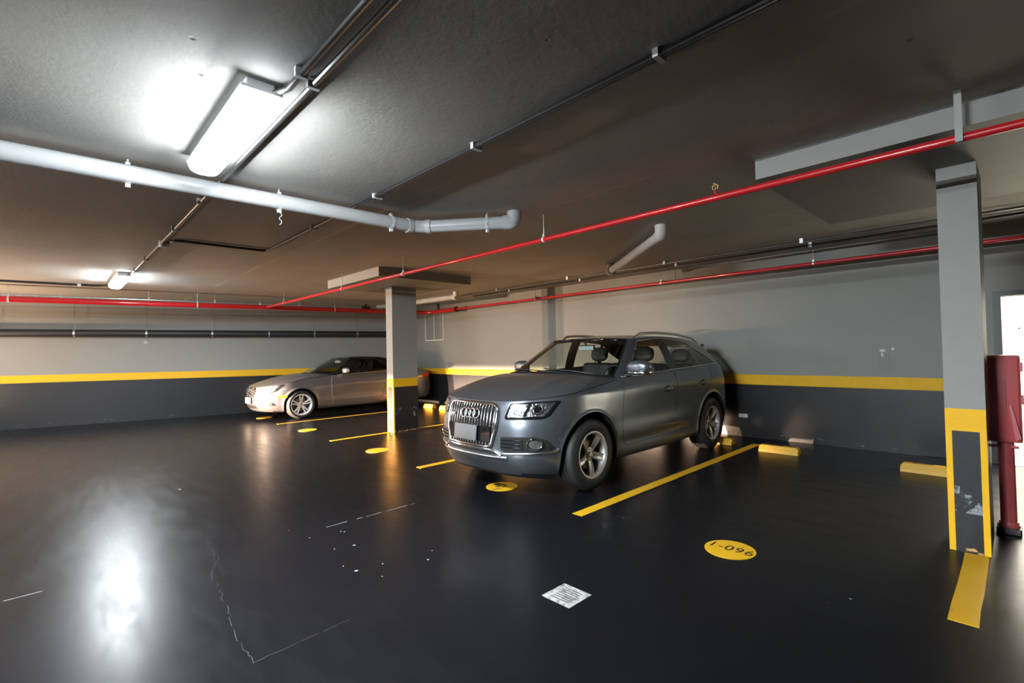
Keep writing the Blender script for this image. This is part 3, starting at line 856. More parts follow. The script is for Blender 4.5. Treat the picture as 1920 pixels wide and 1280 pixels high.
class Shell:
    def __init__(s, sp):
        s.sp = sp
        L = s.L = sp['L']; a, nf = sp['front']; ar, nr = sp['rear']
        s.a, s.ar = a, ar
        Wf = pchip(*zip(*sp['W']))
        R, hz = sp['archR'], sp['hubz']
        S = list(np.linspace(0.25 * a, L - 0.25 * ar, 110))
        for h in sp['hubs']:
            S = [x for x in S if abs(x - h) > R + 0.004]
            S += [h - R - 0.0008, h + R + 0.0008]
            S += [h - R * 0.99999 * math.cos(th) for th in np.linspace(0.0, PI, 33)]
        S = sorted(S)
        pts = []
        def fr(phi): return (Wf(a) * math.sin(phi) ** (2 / nf), a * (1 - max(0, math.cos(phi)) ** (2 / nf)), phi / (PI / 2))
        def rr(phi): return (Wf(L - ar) * math.sin(phi) ** (2 / nr), L - ar * (1 - max(0, math.cos(phi)) ** (2 / nr)), 3 - phi / (PI / 2))
        p0 = math.acos(0.75 ** (nf / 2)); p1 = math.acos(0.75 ** (nr / 2))
        for u in np.linspace(0, 1, 26)[:-1]: pts.append(fr(p0 * u ** 1.15))
        for x in S:
            if x < a:
                pts.append(fr(math.acos((1 - x / a) ** (nf / 2))))
                pts[-1] = (pts[-1][0], x, pts[-1][2])
            elif x > L - ar:
                pts.append(rr(math.acos((1 - (L - x) / ar) ** (nr / 2))))
                pts[-1] = (pts[-1][0], x, pts[-1][2])
            else:
                pts.append((float(Wf(x)), x, 1 + (x - a) / (L - a - ar)))
        for u in np.linspace(1, 0, 22)[1:]: pts.append(rr(p1 * u ** 1.15))
        s.P = np.array(pts)                       # w, s, kappa
        w, ss = s.P[:, 0], s.P[:, 1]
        # normals from neighbours a little apart so that the slivers at the arches do no harm
        ell = np.concatenate([[0], np.cumsum(np.hypot(np.diff(w), np.diff(ss)))])
        s.ell = ell
        eps = 0.03
        def at(e):
            e2 = np.abs(e); sg = np.where(e < 0, -1, 1)
            over = e2 > ell[-1]
            e3 = np.where(over, 2 * ell[-1] - e2, e2)
            ww = np.interp(e3, ell, w) * sg * np.where(over, -1, 1); sx = np.interp(e3, ell, ss)
            return ww, sx
        w1, s1 = at(ell - eps); w2, s2 = at(ell + eps)
        tx, ty = w2 - w1, s2 - s1
        ln = np.hypot(tx, ty)
        s.N = np.stack([ty / ln, -tx / ln], 1)
        s.zb0 = pchip(*zip(*sp['zbot']))(ell if sp.get('zbot_ell') else ss)
        s.zt = pchip(*zip(*sp['ztop']))(ss)
        zb = s.zb0.copy()
        for h in sp['hubs']:
            d = np.abs(ss - h)
            m = (d < R) & (s.P[:, 2] > 0.2) & (s.P[:, 2] < 2.8)
            zb[m] = np.maximum(zb[m], hz + np.sqrt(np.maximum(0, R * R - d[m] ** 2)))
        s.zb = zb
        s.keys = sorted(sp['prof'])
        s.prof = [pchip(*zip(*sp['prof'][k])) for k in s.keys]
    def inset(s, kap, z, ss):
        kap = np.asarray(kap, float); z = np.asarray(z, float)
        out = np.zeros(np.broadcast(kap, z).shape)
        D = [p(z) for p in s.prof]
        kk = np.array(s.keys)
        i = np.clip(np.searchsorted(kk, kap, 'right') - 1, 0, len(kk) - 2)
        t = (kap - kk[i]) / (kk[i + 1] - kk[i]); t = np.clip(t, 0, 1); t = t * t * (3 - 2 * t)
        D = np.stack([np.broadcast_to(d, out.shape) for d in D])
        a = np.take_along_axis(D, np.broadcast_to(i, out.shape)[None], 0)[0]
        b = np.take_along_axis(D, np.broadcast_to(i + 1, out.shape)[None], 0)[0]
        out = a * (1 - t) + b * t
        for h in s.sp['hubs']:
            rho = np.hypot(ss - h, z - s.sp['hubz'])
            out = out - s.sp['flare'] * np.exp(-((rho - s.sp['archR']) / s.sp.get('lip', 0.045)) ** 2) * np.clip((kap - 0.25) / 0.4, 0, 1) * np.clip((2.75 - kap) / 0.4, 0, 1)
        return out
    def pos(s, idx, z, off=0.0):
        """idx float station index (array), z array"""
        idx = np.asarray(idx, float)
        k = np.arange(len(s.P))
        w = np.interp(idx, k, s.P[:, 0]); ss = np.interp(idx, k, s.P[:, 1]); kap = np.interp(idx, k, s.P[:, 2])
        nx = np.interp(idx, k, s.N[:, 0]); ny = np.interp(idx, k, s.N[:, 1])
        d = s.inset(kap, z, ss) - off
        return np.stack([w - nx * d, ss - ny * d, np.broadcast_to(z, w.shape)], -1)
    def side(s, ss, z, off=0.0):
        ss = np.atleast_1d(np.asarray(ss, float)); z = np.broadcast_to(np.asarray(z, float), ss.shape)
        k = np.arange(len(s.P))
        idx = np.interp(ss, s.P[:, 1], k)
        return s.pos(idx, z, off)
    def front(s, w, z, off=0.0, rear=False):
        w = np.atleast_1d(np.asarray(w, float)); z = np.broadcast_to(np.asarray(z, float), w.shape)
        k = np.arange(len(s.P))
        mid = len(k) // 2
        ks = k[:mid] if not rear else k[mid:][::-1]
        out = []
        for wi, zi in zip(w, z):
            p = s.pos(ks, np.full(len(ks), zi), off)
            ww = np.maximum.accumulate(p[:, 0])
            idx = np.interp(abs(wi), ww, ks)
            q = s.pos(np.array([idx]), np.array([zi]), off)[0]
            if wi < 0: q[0] = -q[0]
            out.append(q)
        return np.array(out)

def ring_curve(pts):
    """pts: list of (w, s, z) from front centre to rear centre, mirrored at both ends for smoothness"""
    p = [(-pts[1][0], pts[1][1], pts[1][2])] + list(pts) + [(-pts[-2][0], pts[-2][1], pts[-2][2])]
    g = np.arange(-1, len(pts) + 1)
    fs = [pchip(g, [q[i] for q in p]) for i in range(3)]
    return lambda x: np.stack([f(x) for f in fs], -1)

def patch_front(sh, poly, off, rings=7, rear=False, res=0.03):
    """fill a star-shaped outline given in (w, z), laid on the nose at distance off"""
    P = []
    n = len(poly)
    for i in range(n):
        a, b = np.array(poly[i]), np.array(poly[(i + 1) % n])
        m = max(1, int(np.linalg.norm(b - a) / res))
        for k in range(m): P.append(a + (b - a) * k / m)
    P = np.array(P); c = P.mean(0)
    rows = []
    for r in range(rings):
        rows.append(c + (P - c) * (1 - r / rings))
    A = np.concatenate(rows + [c[None]])
    V3 = sh.front(A[:, 0], A[:, 1], off, rear)
    m = len(P); F = []
    for r in range(rings - 1):
        for k in range(m):
            l = (k + 1) % m
            F.append((r * m + k, r * m + l, (r + 1) * m + l, (r + 1) * m + k))
    last = rings * m
    for k in range(m):
        F.append(((rings - 1) * m + k, (rings - 1) * m + (k + 1) % m, last))
    # rim back to the body
    back = sh.front(P[:, 0], P[:, 1], -0.004, rear)
    n0 = len(V3)
    for k in range(m):
        l = (k + 1) % m
        F.append((k, n0 + k, n0 + l, l))
    return [tuple(v) for v in V3] + [tuple(v) for v in back], F

def smooth_poly(poly, r=0.02, n=4):
    """round the corners of a closed 2-D outline"""
    out = []
    m = len(poly)
    for i in range(m):
        p = np.array(poly[i], float); a = np.array(poly[i - 1], float) - p; b = np.array(poly[(i + 1) % m], float) - p
        ra = min(r, np.linalg.norm(a) * 0.45); rb = min(r, np.linalg.norm(b) * 0.45)
        p0 = p + a / np.linalg.norm(a) * ra; p1 = p + b / np.linalg.norm(b) * rb
        for k in range(n + 1):
            t = k / n
            out.append(tuple(p0 * (1 - t) ** 2 + p * 2 * t * (1 - t) + p1 * t * t))
    return out

def resample(pts, step=0.03, closed=False):
    out = []
    n = len(pts)
    for i in range(n if closed else n - 1):
        a, b = np.array(pts[i], float), np.array(pts[(i + 1) % n], float)
        m = max(1, int(np.linalg.norm(b - a) / step))
        for k in range(m): out.append(a + (b - a) * k / m)
    if not closed: out.append(np.array(pts[-1], float))
    return np.array(out)

def flip(V): return [(-v[0], v[1], v[2]) for v in V]

def wheel(parent, x, y, r, rim, width, style, side):
    """outer face looks to +x when side is 1"""
    sg = side
    hw = width / 2
    def X(h): return h * sg
    b = MB()
    prof = [(rim - 0.004, -hw + 0.02), (rim + 0.012, -hw + 0.004), (rim + 0.05, -hw - 0.004), (r - 0.035, -hw + 0.002), (r - 0.012, -hw + 0.016), (r, -hw + 0.045),
            (r + 0.001, -0.05), (r - 0.008, -0.047), (r - 0.008, -0.040), (r + 0.001, -0.037), (r + 0.002, -0.004), (r - 0.007, -0.002), (r - 0.007, 0.004), (r + 0.002, 0.006), (r + 0.001, 0.038), (r - 0.008, 0.041), (r - 0.008, 0.048), (r + 0.001, 0.051),
            (r, hw - 0.045), (r - 0.012, hw - 0.016), (r - 0.035, hw - 0.002), (rim + 0.05, hw + 0.004), (rim + 0.012, hw - 0.004), (rim - 0.004, hw - 0.02)]
    b.lathe([(p, X(h)) for p, h in prof], 64, 'x')
    ty = b.build('wheel', M['rubber'], parent, True, 50)
    ty.location = (x, y, r)
    ty['label'] = 'black rubber tyre on a silver alloy rim'
    bd = MB()
    bd.lathe([(p, X(h)) for p, h in [(rim - 0.012, -hw + 0.02), (rim - 0.02, 0.0), (rim - 0.018, hw - 0.05), (rim - 0.008, hw - 0.02), (rim + 0.006, hw - 0.008), (rim + 0.010, hw - 0.004), (rim + 0.010, hw + 0.0), (rim - 0.002, hw - 0.0), (rim - 0.016, hw - 0.012), (rim - 0.03, hw - 0.06), (rim - 0.032, -hw + 0.02)]], 64, 'x')
    # spokes
    def spoke(a, r0, r1, w0, w1, h0, h1, th, dip=0.0):
        n = 8; V = []
        for i in range(n + 1):
            t = i / n
            rr = r0 + (r1 - r0) * t; ww = w0 + (w1 - w0) * t; hh = h0 + (h1 - h0) * t + 0.010 * math.sin(PI * t)
            ring_ = [(-ww, hh - th), (-ww, hh - 0.006), (-ww * 0.82, hh), (-ww * 0.35, hh - dip), (ww * 0.35, hh - dip), (ww * 0.82, hh), (ww, hh - 0.006), (ww, hh - th)]
            for (q, hq) in ring_:
                V.append((X(hq), rr * math.cos(a) - q * math.sin(a), rr * math.sin(a) + q * math.cos(a)))
        m = 8; F = []
        for i in range(n):
            for k in range(m):
                l = (k + 1) % m
                F.append((i * m + k, i * m + l, (i + 1) * m + l, (i + 1) * m + k))
        F.append(tuple(range(m))); F.append(tuple(n * m + k for k in range(m - 1, -1, -1)))
        bd.add(V, F)
    rot = style.get('rot', PI / 2)
    for k in range(5):
        a = rot + 2 * PI * k / 5
        if style['kind'] == 'five':
            spoke(a, 0.045, rim - 0.012, 0.034, 0.040, hw - 0.055, hw - 0.022, 0.045, 0.010)
        else:
            for s_ in (-1, 1):
                V0 = len(bd.V)
                spoke(a + s_ * 0.17, 0.05, rim - 0.012, 0.013, 0.017, hw - 0.05, hw - 0.018, 0.04, 0.003)
    bd.lathe([(p, X(h)) for p, h in [(0.0, hw - 0.05), (0.06, hw - 0.05), (0.075, hw - 0.06), (0.08, hw - 0.10), (0.0, hw - 0.10)]], 32, 'x')
    bd.build('rim', M['alloy_bright'] if style['kind'] == 'twin' else M['alloy'], ty, True, 40)
    hc = MB(); hc.lathe([(p, X(h)) for p, h in [(0.0, hw - 0.036), (0.022, hw - 0.037), (0.03, hw - 0.045), (0.03, hw - 0.055)]], 24, 'x')
    hc.build('hub_cap', M['satin'], ty, True)
    for k in range(5):
        a = rot + PI / 5 + 2 * PI * k / 5
        nb = MB(); nb.cyl((X(hw - 0.062), 0.048 * math.cos(a), 0.048 * math.sin(a)), (X(hw - 0.043), 0.048 * math.cos(a), 0.048 * math.sin(a)), 0.009, 8)
        nb.build('lug_bolt', M['disc'], ty)
    ds = MB(); ds.lathe([(p, X(h)) for p, h in [(0.0, 0.0), (rim - 0.075, 0.0), (rim - 0.075, -0.03), (0.0, -0.03)]], 40, 'x')
    ds.build('brake_disc', M['disc'], ty, True)
    cb = MB(); cb.rbox(-0.03, 0.04, -(rim - 0.035), -(rim - 0.14), -0.09, 0.06, 0.015)
    cb.build('brake_caliper', M['black'], ty)
    back = MB(); back.lathe([(p, X(h)) for p, h in [(0.0, -0.045), (rim - 0.02, -0.045)]], 40, 'x')
    back.build('wheel_backing', M['matte_black'], ty)
    return ty

def build_car(sp, root):
    sh = Shell(sp)
    n = len(sh.P); rows = sp.get('rows', 30)
    # ---------------- body wall
    u = np.linspace(0, 1, rows + 1)
    Z = sh.zb[:, None] + (sh.zt - sh.zb)[:, None] * u[None]
    idx = np.arange(n)[:, None] + np.zeros((1, rows + 1))
    kap = sh.P[:, 2][:, None]; ss = sh.P[:, 1][:, None]
    d = sh.inset(kap + 0 * Z, Z, ss + 0 * Z)
    W = np.stack([sh.P[:, 0][:, None] - sh.N[:, 0][:, None] * d, ss - sh.N[:, 1][:, None] * d, Z], -1)
    V, F = grid(W)
    FB, FS = [], []
    for f in F:
        i = f[0] // (rows + 1); zc = np.mean([V[k][2] for k in f])
        k = sh.P[i, 2]
        sk = zc < sp['skirt_z'] and (k < 0.98 or k > 2.1)
        (FS if sk else FB).append(f)
    # ---------------- annulus: bonnet, belt shelf, deck
    base = ring_curve(sp['base']); top = ring_curve(sp['top'])
    gm = pchip(*zip(*[(np.interp(a, sh.P[:, 1], sh.ell) if not isinstance(a, str) else (0.0 if a == '0' else sh.ell[-1]), b) for a, b in sp['gmap']]))
    g = gm(sh.ell)
    G = base(g); A = W[:, -1]
    nv = 18
    vv = np.linspace(0, 1, nv + 1)
    fz = 1 - (1 - vv) ** sp['hood_p']
    wob = sp.get('hood_crease', 0.0)
    Q = A[:, None] * (1 - vv)[None, :, None] + G[:, None] * vv[None, :, None]
    Q[:, :, 2] = A[:, None, 2] * (1 - fz)[None] + G[:, None, 2] * fz[None]
    bul = np.interp(sh.P[:, 1], sp['hood_bulge'][0], sp['hood_bulge'][1])
    Q[:, :, 2] += bul[:, None] * (4 * vv * (1 - vv))[None]
    # raised crease that runs back along the bonnet
    if wob:
        fr = np.exp(-((sh.ell - sp['crease_ell']) / 0.07) ** 2) * (sh.P[:, 1] < 1.6)
        Q[:, :, 2] += wob * fr[:, None] * np.sin(PI * vv)[None] ** 0.6
    ncut = int(np.searchsorted(sh.P[:, 1], sp['bonnet_end']))
    Vq, Fq = grid(Q[:ncut + 1])
    emit_mesh('bonnet', Vq, Fq, sp['paint'], root, True, True, 50)
    b0 = len(V)
    Vr, Fr = grid(Q[ncut:])
    VB = V + Vr; FBq = FB + [tuple(i + b0 for i in f) for f in Fr]
    emit_mesh('body', VB, FBq, sp['paint'], root, True, True, 38)
    if FS:
        emit_mesh('bumper_skirt', V, FS, sp.get('skirt', M['black']), root, True, True, 38)
    # ---------------- greenhouse
    def gpoint(gg, v, bulge=0.022, off=0.0):
        gg = np.asarray(gg, float); v = np.asarray(v, float)
        B, T = base(gg), top(gg)
        e = 0.02
        t_ = base(gg + e) - base(gg - e)
        nn = np.stack([t_[..., 1], -t_[..., 0]], -1); nn /= np.linalg.norm(nn, axis=-1, keepdims=True) + 1e-9
        P = B * (1 - v)[..., None] + T * v[..., None]
        bl = bulge * 4 * v * (1 - v) + off
        P[..., 0] += nn[..., 0] * bl; P[..., 1] += nn[..., 1] * bl; P[..., 2] += off * 0.35
        return P
    paintF = ([], []); blackF = ([], [])
    def addgrid(store, P):
        V_, F_ = grid(P); k = len(store[0]); store[0].extend(V_); store[1].extend([tuple(i + k for i in f) for f in F_])
    for (g0, g1, kind, va, vb0, vb1) in sp['segs']:
        ng = max(4, int((g1 - g0) * 10))
        gs = np.linspace(g0, g1, ng + 1)
        vt = vb0 + (vb1 - vb0) * ((gs - g0) / (g1 - g0)) ** sp.get('vpow', {}).get(kind, 1.0)
        def rowsof(lo, hi, m):
            return np.stack([gpoint(gs, lo + (hi - lo) * k / m) for k in range(m + 1)], 1)
        if kind in ('paint', 'black'):
            if kind == 'paint':
                addgrid(paintF, rowsof(0 * gs, 0 * gs + 1, 12))
            else:
                addgrid(blackF, rowsof(0 * gs, vt, 10)); addgrid(paintF, rowsof(vt, 0 * gs + 1, 4))
        else:
            lo = 0 * gs + va
            Pg = rowsof(lo, vt, 10)
            V_, F_ = grid(Pg)
            m = M['tint'] if kind in sp.get('tinted', ()) else M['glass']
            if kind in ('windshield', 'rear_window'):
                emit_mesh(kind, V_, F_, m, root, True, True, 60)
            else:
                emit_mesh(kind, V_, F_, m, root, False, True, 60)
                emit_mesh(kind, flip(V_), [tuple(reversed(f)) for f in F_], m, root, False, True, 60)
            if va > 0:
                addgrid(blackF, rowsof(0 * gs, lo, 2))
            if np.min(vt) < 0.999:
                addgrid(paintF, rowsof(vt, 0 * gs + 1, 5))
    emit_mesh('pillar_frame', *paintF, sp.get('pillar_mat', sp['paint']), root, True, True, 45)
    if blackF[0]:
        emit_mesh('pillar_trim', *blackF, M['gloss_black'], root, True, True, 45)
    # ---------------- roof
    gs = np.linspace(0, len(sp['top']) - 1, 90)
    T = top(gs)
    zs = pchip(*zip(*sp['roof']))
    s0, s1 = sp['top'][0][1], sp['top'][-1][1]
    v = np.linspace(0, 1, 15)
    spine = np.stack([0 * gs, np.clip(T[:, 1], s0, s1), zs(np.clip(T[:, 1], s0, s1))], -1)
    Rf = spine[:, None] * (1 - v)[None, :, None] + T[:, None] * v[None, :, None]
    fzz = v ** 2.6
    Rf[:, :, 2] = spine[:, None, 2] * (1 - fzz)[None] + T[:, None, 2] * fzz[None]
    V_, F_ = grid(Rf)
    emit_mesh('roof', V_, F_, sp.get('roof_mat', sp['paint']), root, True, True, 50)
    # headliner just under the roof
    Hl = Rf.copy(); Hl[:, :, 2] -= 0.03; Hl[:, :, 0] *= 0.97; Hl[:, :, 1] = 3.1 + (Hl[:, :, 1] - 3.1) * 0.96
    V_, F_ = grid(Hl)
    emit_mesh('headliner', V_, F_, M['headliner'], root, True, True, 50)
    # ---------------- wheel wells and underside
    for h in sp['hubs']:
        for sd in (1, -1):
            Rr = sp['archR'] + 0.002
            th = np.linspace(-0.35, PI + 0.35, 30)
            outer = sh.side(h - Rr * np.cos(th), np.clip(sp['hubz'] + Rr * np.sin(th), 0.18, 9), -0.006)
            prof = [outer]
            for dw in (0.03, 0.34):
                q = outer.copy(); q[:, 0] = outer[:, 0] - dw; prof.append(q)
            Pw = np.stack(prof, 1)
            V_, F_ = grid(Pw)
            k = len(V_)
            # closing plate
            inner = [i * 3 + 2 for i in range(len(th))]
            F_.append(tuple(inner))
            if sd < 0: V_ = flip(V_)
            emit_mesh('wheel_well', V_, F_, M['matte_black'], root, False, False)
    ub = MB()
    zf = sp['floor_z']
    ub.box(-sp['W'][0][1] + 0.22, sp['W'][0][1] - 0.22, 0.35, sh.L - 0.35, zf, zf + 0.05)
    ub.build('underside', M['matte_black'], root)
    # cabin tub so that nothing of the paint's inside shows
    m0 = (sh.P[:, 1] > sp['bonnet_end'] + 0.02) & (sh.P[:, 1] < sp['tub_end'])
    ii = np.where(m0)[0]
    zz = np.array([sp['tub_z'], 0.75, 1.0])
    tub = []
    for i in ii:
        zt = sh.zt[i] - 0.015
        tub.append([(A[i, 0] - 0.10 - 0.02, sh.P[i, 1], sp['tub_z']), (A[i, 0] - 0.09, sh.P[i, 1], 0.5 * (sp['tub_z'] + zt)), (A[i, 0] - 0.035, sh.P[i, 1], zt)])
    tub = np.array(tub)
    V_, F_ = grid(tub)
    V_, F_ = mirrored(V_, F_)
    b = MB(); b.V = [tuple(map(float, q)) for q in V_]; b.F = F_
    ya, yb = sh.P[ii[0], 1], sh.P[ii[-1], 1]
    wi = float(tub[:, 0, 0].min())
    b.box(-wi - 0.05, wi + 0.05, ya, yb, sp['tub_z'] - 0.02, sp['tub_z'])
    b.box(-wi - 0.05, wi + 0.05, ya - 0.03, ya, sp['tub_z'], sh.zt[ii[0]] - 0.02)
    b.box(-wi - 0.05, wi + 0.05, yb, yb + 0.03, sp['tub_z'], sh.zt[ii[-1]] - 0.03)
    b.build('cabin_lining', M['interior'], root, clean=False)
    return sh, base, top, gpoint

def tube_part(name, paths, r, m, root, n=8, closed=False, flat=None, both=True, separate=False):
    objs = []
    if separate:
        for p in paths:
            for sd in ((1, -1) if both else (1,)):
                b = MB(); b.tube(p if sd > 0 else flip(p), r, n, closed, flat=flat); objs.append(b.build(name, m, root, True, 60))
        return objs
    b = MB()
    for p in paths:
        b.tube(p, r, n, closed, flat=flat)
        if both: b.tube(flip(p), r, n, closed, flat=flat)
    return [b.build(name, m, root, True, 60)]

def seat(root, x, y, z, w=0.50, hb=0.62, lean=0.18, head=True):
    b = MB()
    b.rbox(-w / 2, w / 2, -0.30, 0.22, -0.16, 0.0, 0.05, 3)
    o = b.build('seat', M['leather'], root, True, 60); o.location = (x, y, z)
    b = MB(); b.rbox(-w / 2, w / 2, -0.07, 0.07, 0.0, hb, 0.055, 3)
    bk = b.build('seat_back', M['leather'], o, True, 60); bk.location = (0, 0.22, -0.02); bk.rotation_euler = (-lean, 0, 0)
    if head:
        b = MB(); b.ellipsoid((0, 0.02, 0.0), (0.145, 0.055, 0.105), 24, 14, 0.75)
        hd = b.build('headrest', M['leather'], o, True, 80); hd.location = (0, 0.22 + math.sin(lean) * (hb + 0.11), math.cos(lean) * (hb + 0.13) - 0.02); hd.rotation_euler = (-lean, 0, 0)
        b = MB()
        for dx in (-0.05, 0.05): b.cyl((dx, 0, -0.16), (dx, 0.01, -0.04), 0.007, 8)
        ps = b.build('headrest_posts', M['chrome'], o, True); ps.location = hd.location; ps.rotation_euler = (-lean, 0, 0)
    return o

# ------------------------------------------------------------------ the suv
SUV = dict(
    L=4.63, front=(0.86, 2.7), rear=(0.80, 3.0),
    W=[(0.86, 0.926), (1.3, 0.937), (2.3, 0.945), (3.4, 0.942), (3.83, 0.935)],
    hubs=(0.885, 3.692), hubz=0.368, archR=0.445, flare=0.012, lip=0.022,
    zbot=[(0.0, 0.205), (0.2, 0.19), (0.44, 0.17), (0.5, 0.17), (1.3, 0.235), (3.25, 0.25), (4.1, 0.27), (4.63, 0.34)],
    ztop=[(0.0, 0.958), (0.05, 0.96), (0.2, 0.975), (0.4, 0.995), (0.8, 1.04), (1.3, 1.10), (1.5, 1.122), (2.6, 1.155), (3.6, 1.185), (4.05, 1.195), (4.3, 1.15), (4.5, 1.10), (4.63, 1.09)],
    prof={0: [(0.18, 0.15), (0.30, 0.06), (0.40, 0.0), (0.48, 0.0), (0.62, 0.008), (0.80, 0.035), (0.90, 0.065), (0.98, 0.115)],
          0.5: [(0.18, 0.13), (0.30, 0.05), (0.42, 0.008), (0.50, 0.004), (0.65, 0.0), (0.72, 0.004), (0.80, 0.025), (0.92, 0.055), (1.0, 0.095)],
          1: [(0.20, 0.10), (0.30, 0.04), (0.40, 0.025), (0.55, 0.012), (0.75, 0.0), (0.92, 0.004), (0.99, 0.012), (1.05, 0.045), (1.15, 0.09)],
          1.5: [(0.20, 0.12), (0.25, 0.035), (0.33, 0.022), (0.42, 0.034), (0.50, 0.008), (0.55, 0.008), (0.67, 0.032), (0.86, 0.016), (0.98, 0.0), (1.01, 0.005), (1.09, 0.028), (1.16, 0.052), (1.2, 0.066)],
          2: [(0.20, 0.10), (0.30, 0.04), (0.45, 0.02), (0.70, 0.006), (0.92, 0.0), (1.0, 0.004), (1.1, 0.03), (1.2, 0.065)],
          2.6: [(0.25, 0.10), (0.35, 0.03), (0.5, 0.0), (0.7, 0.01), (0.85, 0.02), (1.0, 0.04), (1.15, 0.075)],
          3: [(0.25, 0.10), (0.35, 0.03), (0.5, 0.0), (0.7, 0.01), (0.85, 0.03), (1.0, 0.05), (1.15, 0.09)]},
    skirt_z=0.235, paint=M['paint_suv'],
    base=[(0, 1.06, 1.185), (0.40, 1.12, 1.178), (0.68, 1.27, 1.155), (0.80, 1.43, 1.135), (0.862, 1.60, 1.128), (0.876, 2.59, 1.158), (0.876, 2.80, 1.165), (0.868, 3.42, 1.183), (0.865, 3.50, 1.186), (0.815, 4.06, 1.20), (0.70, 4.44, 1.13), (0.42, 4.52, 1.10), (0, 4.55, 1.095)],
    top=[(0, 1.95, 1.592), (0.30, 1.96, 1.59), (0.50, 2.00, 1.585), (0.59, 2.06, 1.578), (0.635, 2.24, 1.585), (0.665, 2.55, 1.603), (0.665, 2.76, 1.605), (0.658, 3.28, 1.588), (0.655, 3.36, 1.583), (0.63, 3.84, 1.53), (0.585, 4.12, 1.475), (0.35, 4.20, 1.50), (0, 4.22, 1.51)],
    gmap=[('0', 0), (0.035, 0.9), (0.22, 1.9), (0.8, 2.7), (1.45, 3.35), (1.62, 4.0), (2.59, 5), (2.80, 6), (3.42, 7), (3.50, 8), (4.06, 9), (4.42, 10), (4.58, 11), ('1', 12)],
    hood_p=1.5, hood_bulge=([0, 0.3, 0.9, 1.4, 1.6, 5], [0.016, 0.022, 0.014, 0.003, 0, 0]), hood_crease=0.012, crease_ell=0.62, bonnet_end=1.46,
    segs=[(0, 3, 'windshield', 0.0, 0.985, 0.985), (3, 4, 'paint', 0, 1, 1), (4, 5, 'front_window', 0.035, 0.90, 0.925), (5, 6, 'black', 0, 0.925, 0.925), (6, 7, 'rear_window_pane', 0.035, 0.925, 0.84), (7, 8, 'black', 0, 0.84, 0.81), (8, 9, 'quarter_window', 0.035, 0.81, 0.06), (9, 10, 'paint', 0, 1, 1), (10, 12, 'rear_window', 0.06, 0.95, 0.95)],
    vpow={'quarter_window': 1.15},
    roof=[(1.95, 1.592), (2.2, 1.622), (2.6, 1.642), (3.1, 1.636), (3.6, 1.598), (4.22, 1.51)],
    floor_z=0.24, tub_z=0.36, tub_end=4.30)

suv = thing('suv', 'grey metallic suv with tall chrome grille and blank plate, parked near the far column', 'car', (-4.02, 3.19, 0))
sh, gbase, gtop, gpt = build_car(SUV, suv)
NPS = np.arange(len(sh.P))

# single frame grille
GP = smooth_poly([(-0.33, 0.925), (0.33, 0.925), (0.385, 0.885), (0.385, 0.70), (0.325, 0.505), (-0.325, 0.505), (-0.385, 0.70), (-0.385, 0.885)], 0.04)
emit_mesh('grille', *patch_front(sh, GP, 0.004), M['matte_black'], suv, False, True, 60)
gr = suv.children[-1]
grl = [o for o in suv.children if o.name.startswith('grille')][0]
fr = sh.front(*resample(GP + [GP[0]], 0.02).T, off=0.020)
m1 = MB(); m1.tube([tuple(p) for p in fr[:-1]], 0.017, 10, True, flat=(1.0, 1.0)); m1.build('frame', M['chrome'], grl, True, 60)
for k in range(17):
    w = -0.352 + k * 0.044
    zt_ = 0.915 if abs(w) < 0.33 else 0.89
    zb_ = 0.515 if abs(w) < 0.318 else 0.515 + (abs(w) - 0.318) * 3.0
    spans = [(zb_, zt_)]
    if -0.36 < w < 0.33:
        spans = [(zb_, 0.548), (0.705, zt_)]
        if abs(w - 0.008) < 0.15: spans = [(zb_, 0.548), (0.705, 0.768), (0.872, zt_)]
    for a, b in spans:
        if b - a < 0.02: continue
        zz = np.linspace(a, b, 9)
        p = sh.front(np.full(9, w), zz, 0.020)
        m1 = MB(); m1.tube([tuple(q) for q in p], 0.0055, 8, flat=(1.1, 1.0)); m1.build('grille_bar', M['chrome'], grl, True, 60)
emit_mesh('plate_mount', *patch_front(sh, smooth_poly([(-0.345, 0.70), (0.318, 0.70), (0.318, 0.555), (-0.335, 0.555)], 0.012), 0.026), M['gloss_black'], suv, False, True, 60)
pm = [o for o in suv.children if o.name.startswith('plate_mount')][0]
m1 = MB(); m1.rbox(-0.18, 0.18, -0.008, 0.008, -0.078, 0.078, 0.004)
pl = m1.build('number_plate', M['plate'], pm, True, 60)
c0 = sh.front([0.0], [0.628], 0.034)[0]; c1 = sh.front([0.0], [0.70], 0.034)[0]; c2 = sh.front([0.0], [0.55], 0.034)[0]
pl.location = (-0.018, min(c0[1], c2[1]) - 0.010, 0.630); pl.rotation_euler = (-math.atan2(c1[1] - c2[1], 0.15), 0, 0)
em = None
for k in range(4):
    w0 = 0.008 + (k - 1.5) * 0.066
    th = np.linspace(0, 2 * PI, 41)[:-1]
    p = sh.front(w0 + 0.047 * np.cos(th), 0.820 + 0.047 * np.sin(th), 0.034)
    m1 = MB(); m1.tube([tuple(q) for q in p], 0.0092, 8, True); o = m1.build('emblem_ring', M['chrome'], grl, True, 60)
m1 = MB(); p = sh.front([-0.31, -0.255], [0.795, 0.795], 0.03); m1.tube([tuple(q) for q in p], 0.012, 8); m1.build('side_badge', M['chrome'], grl, True)

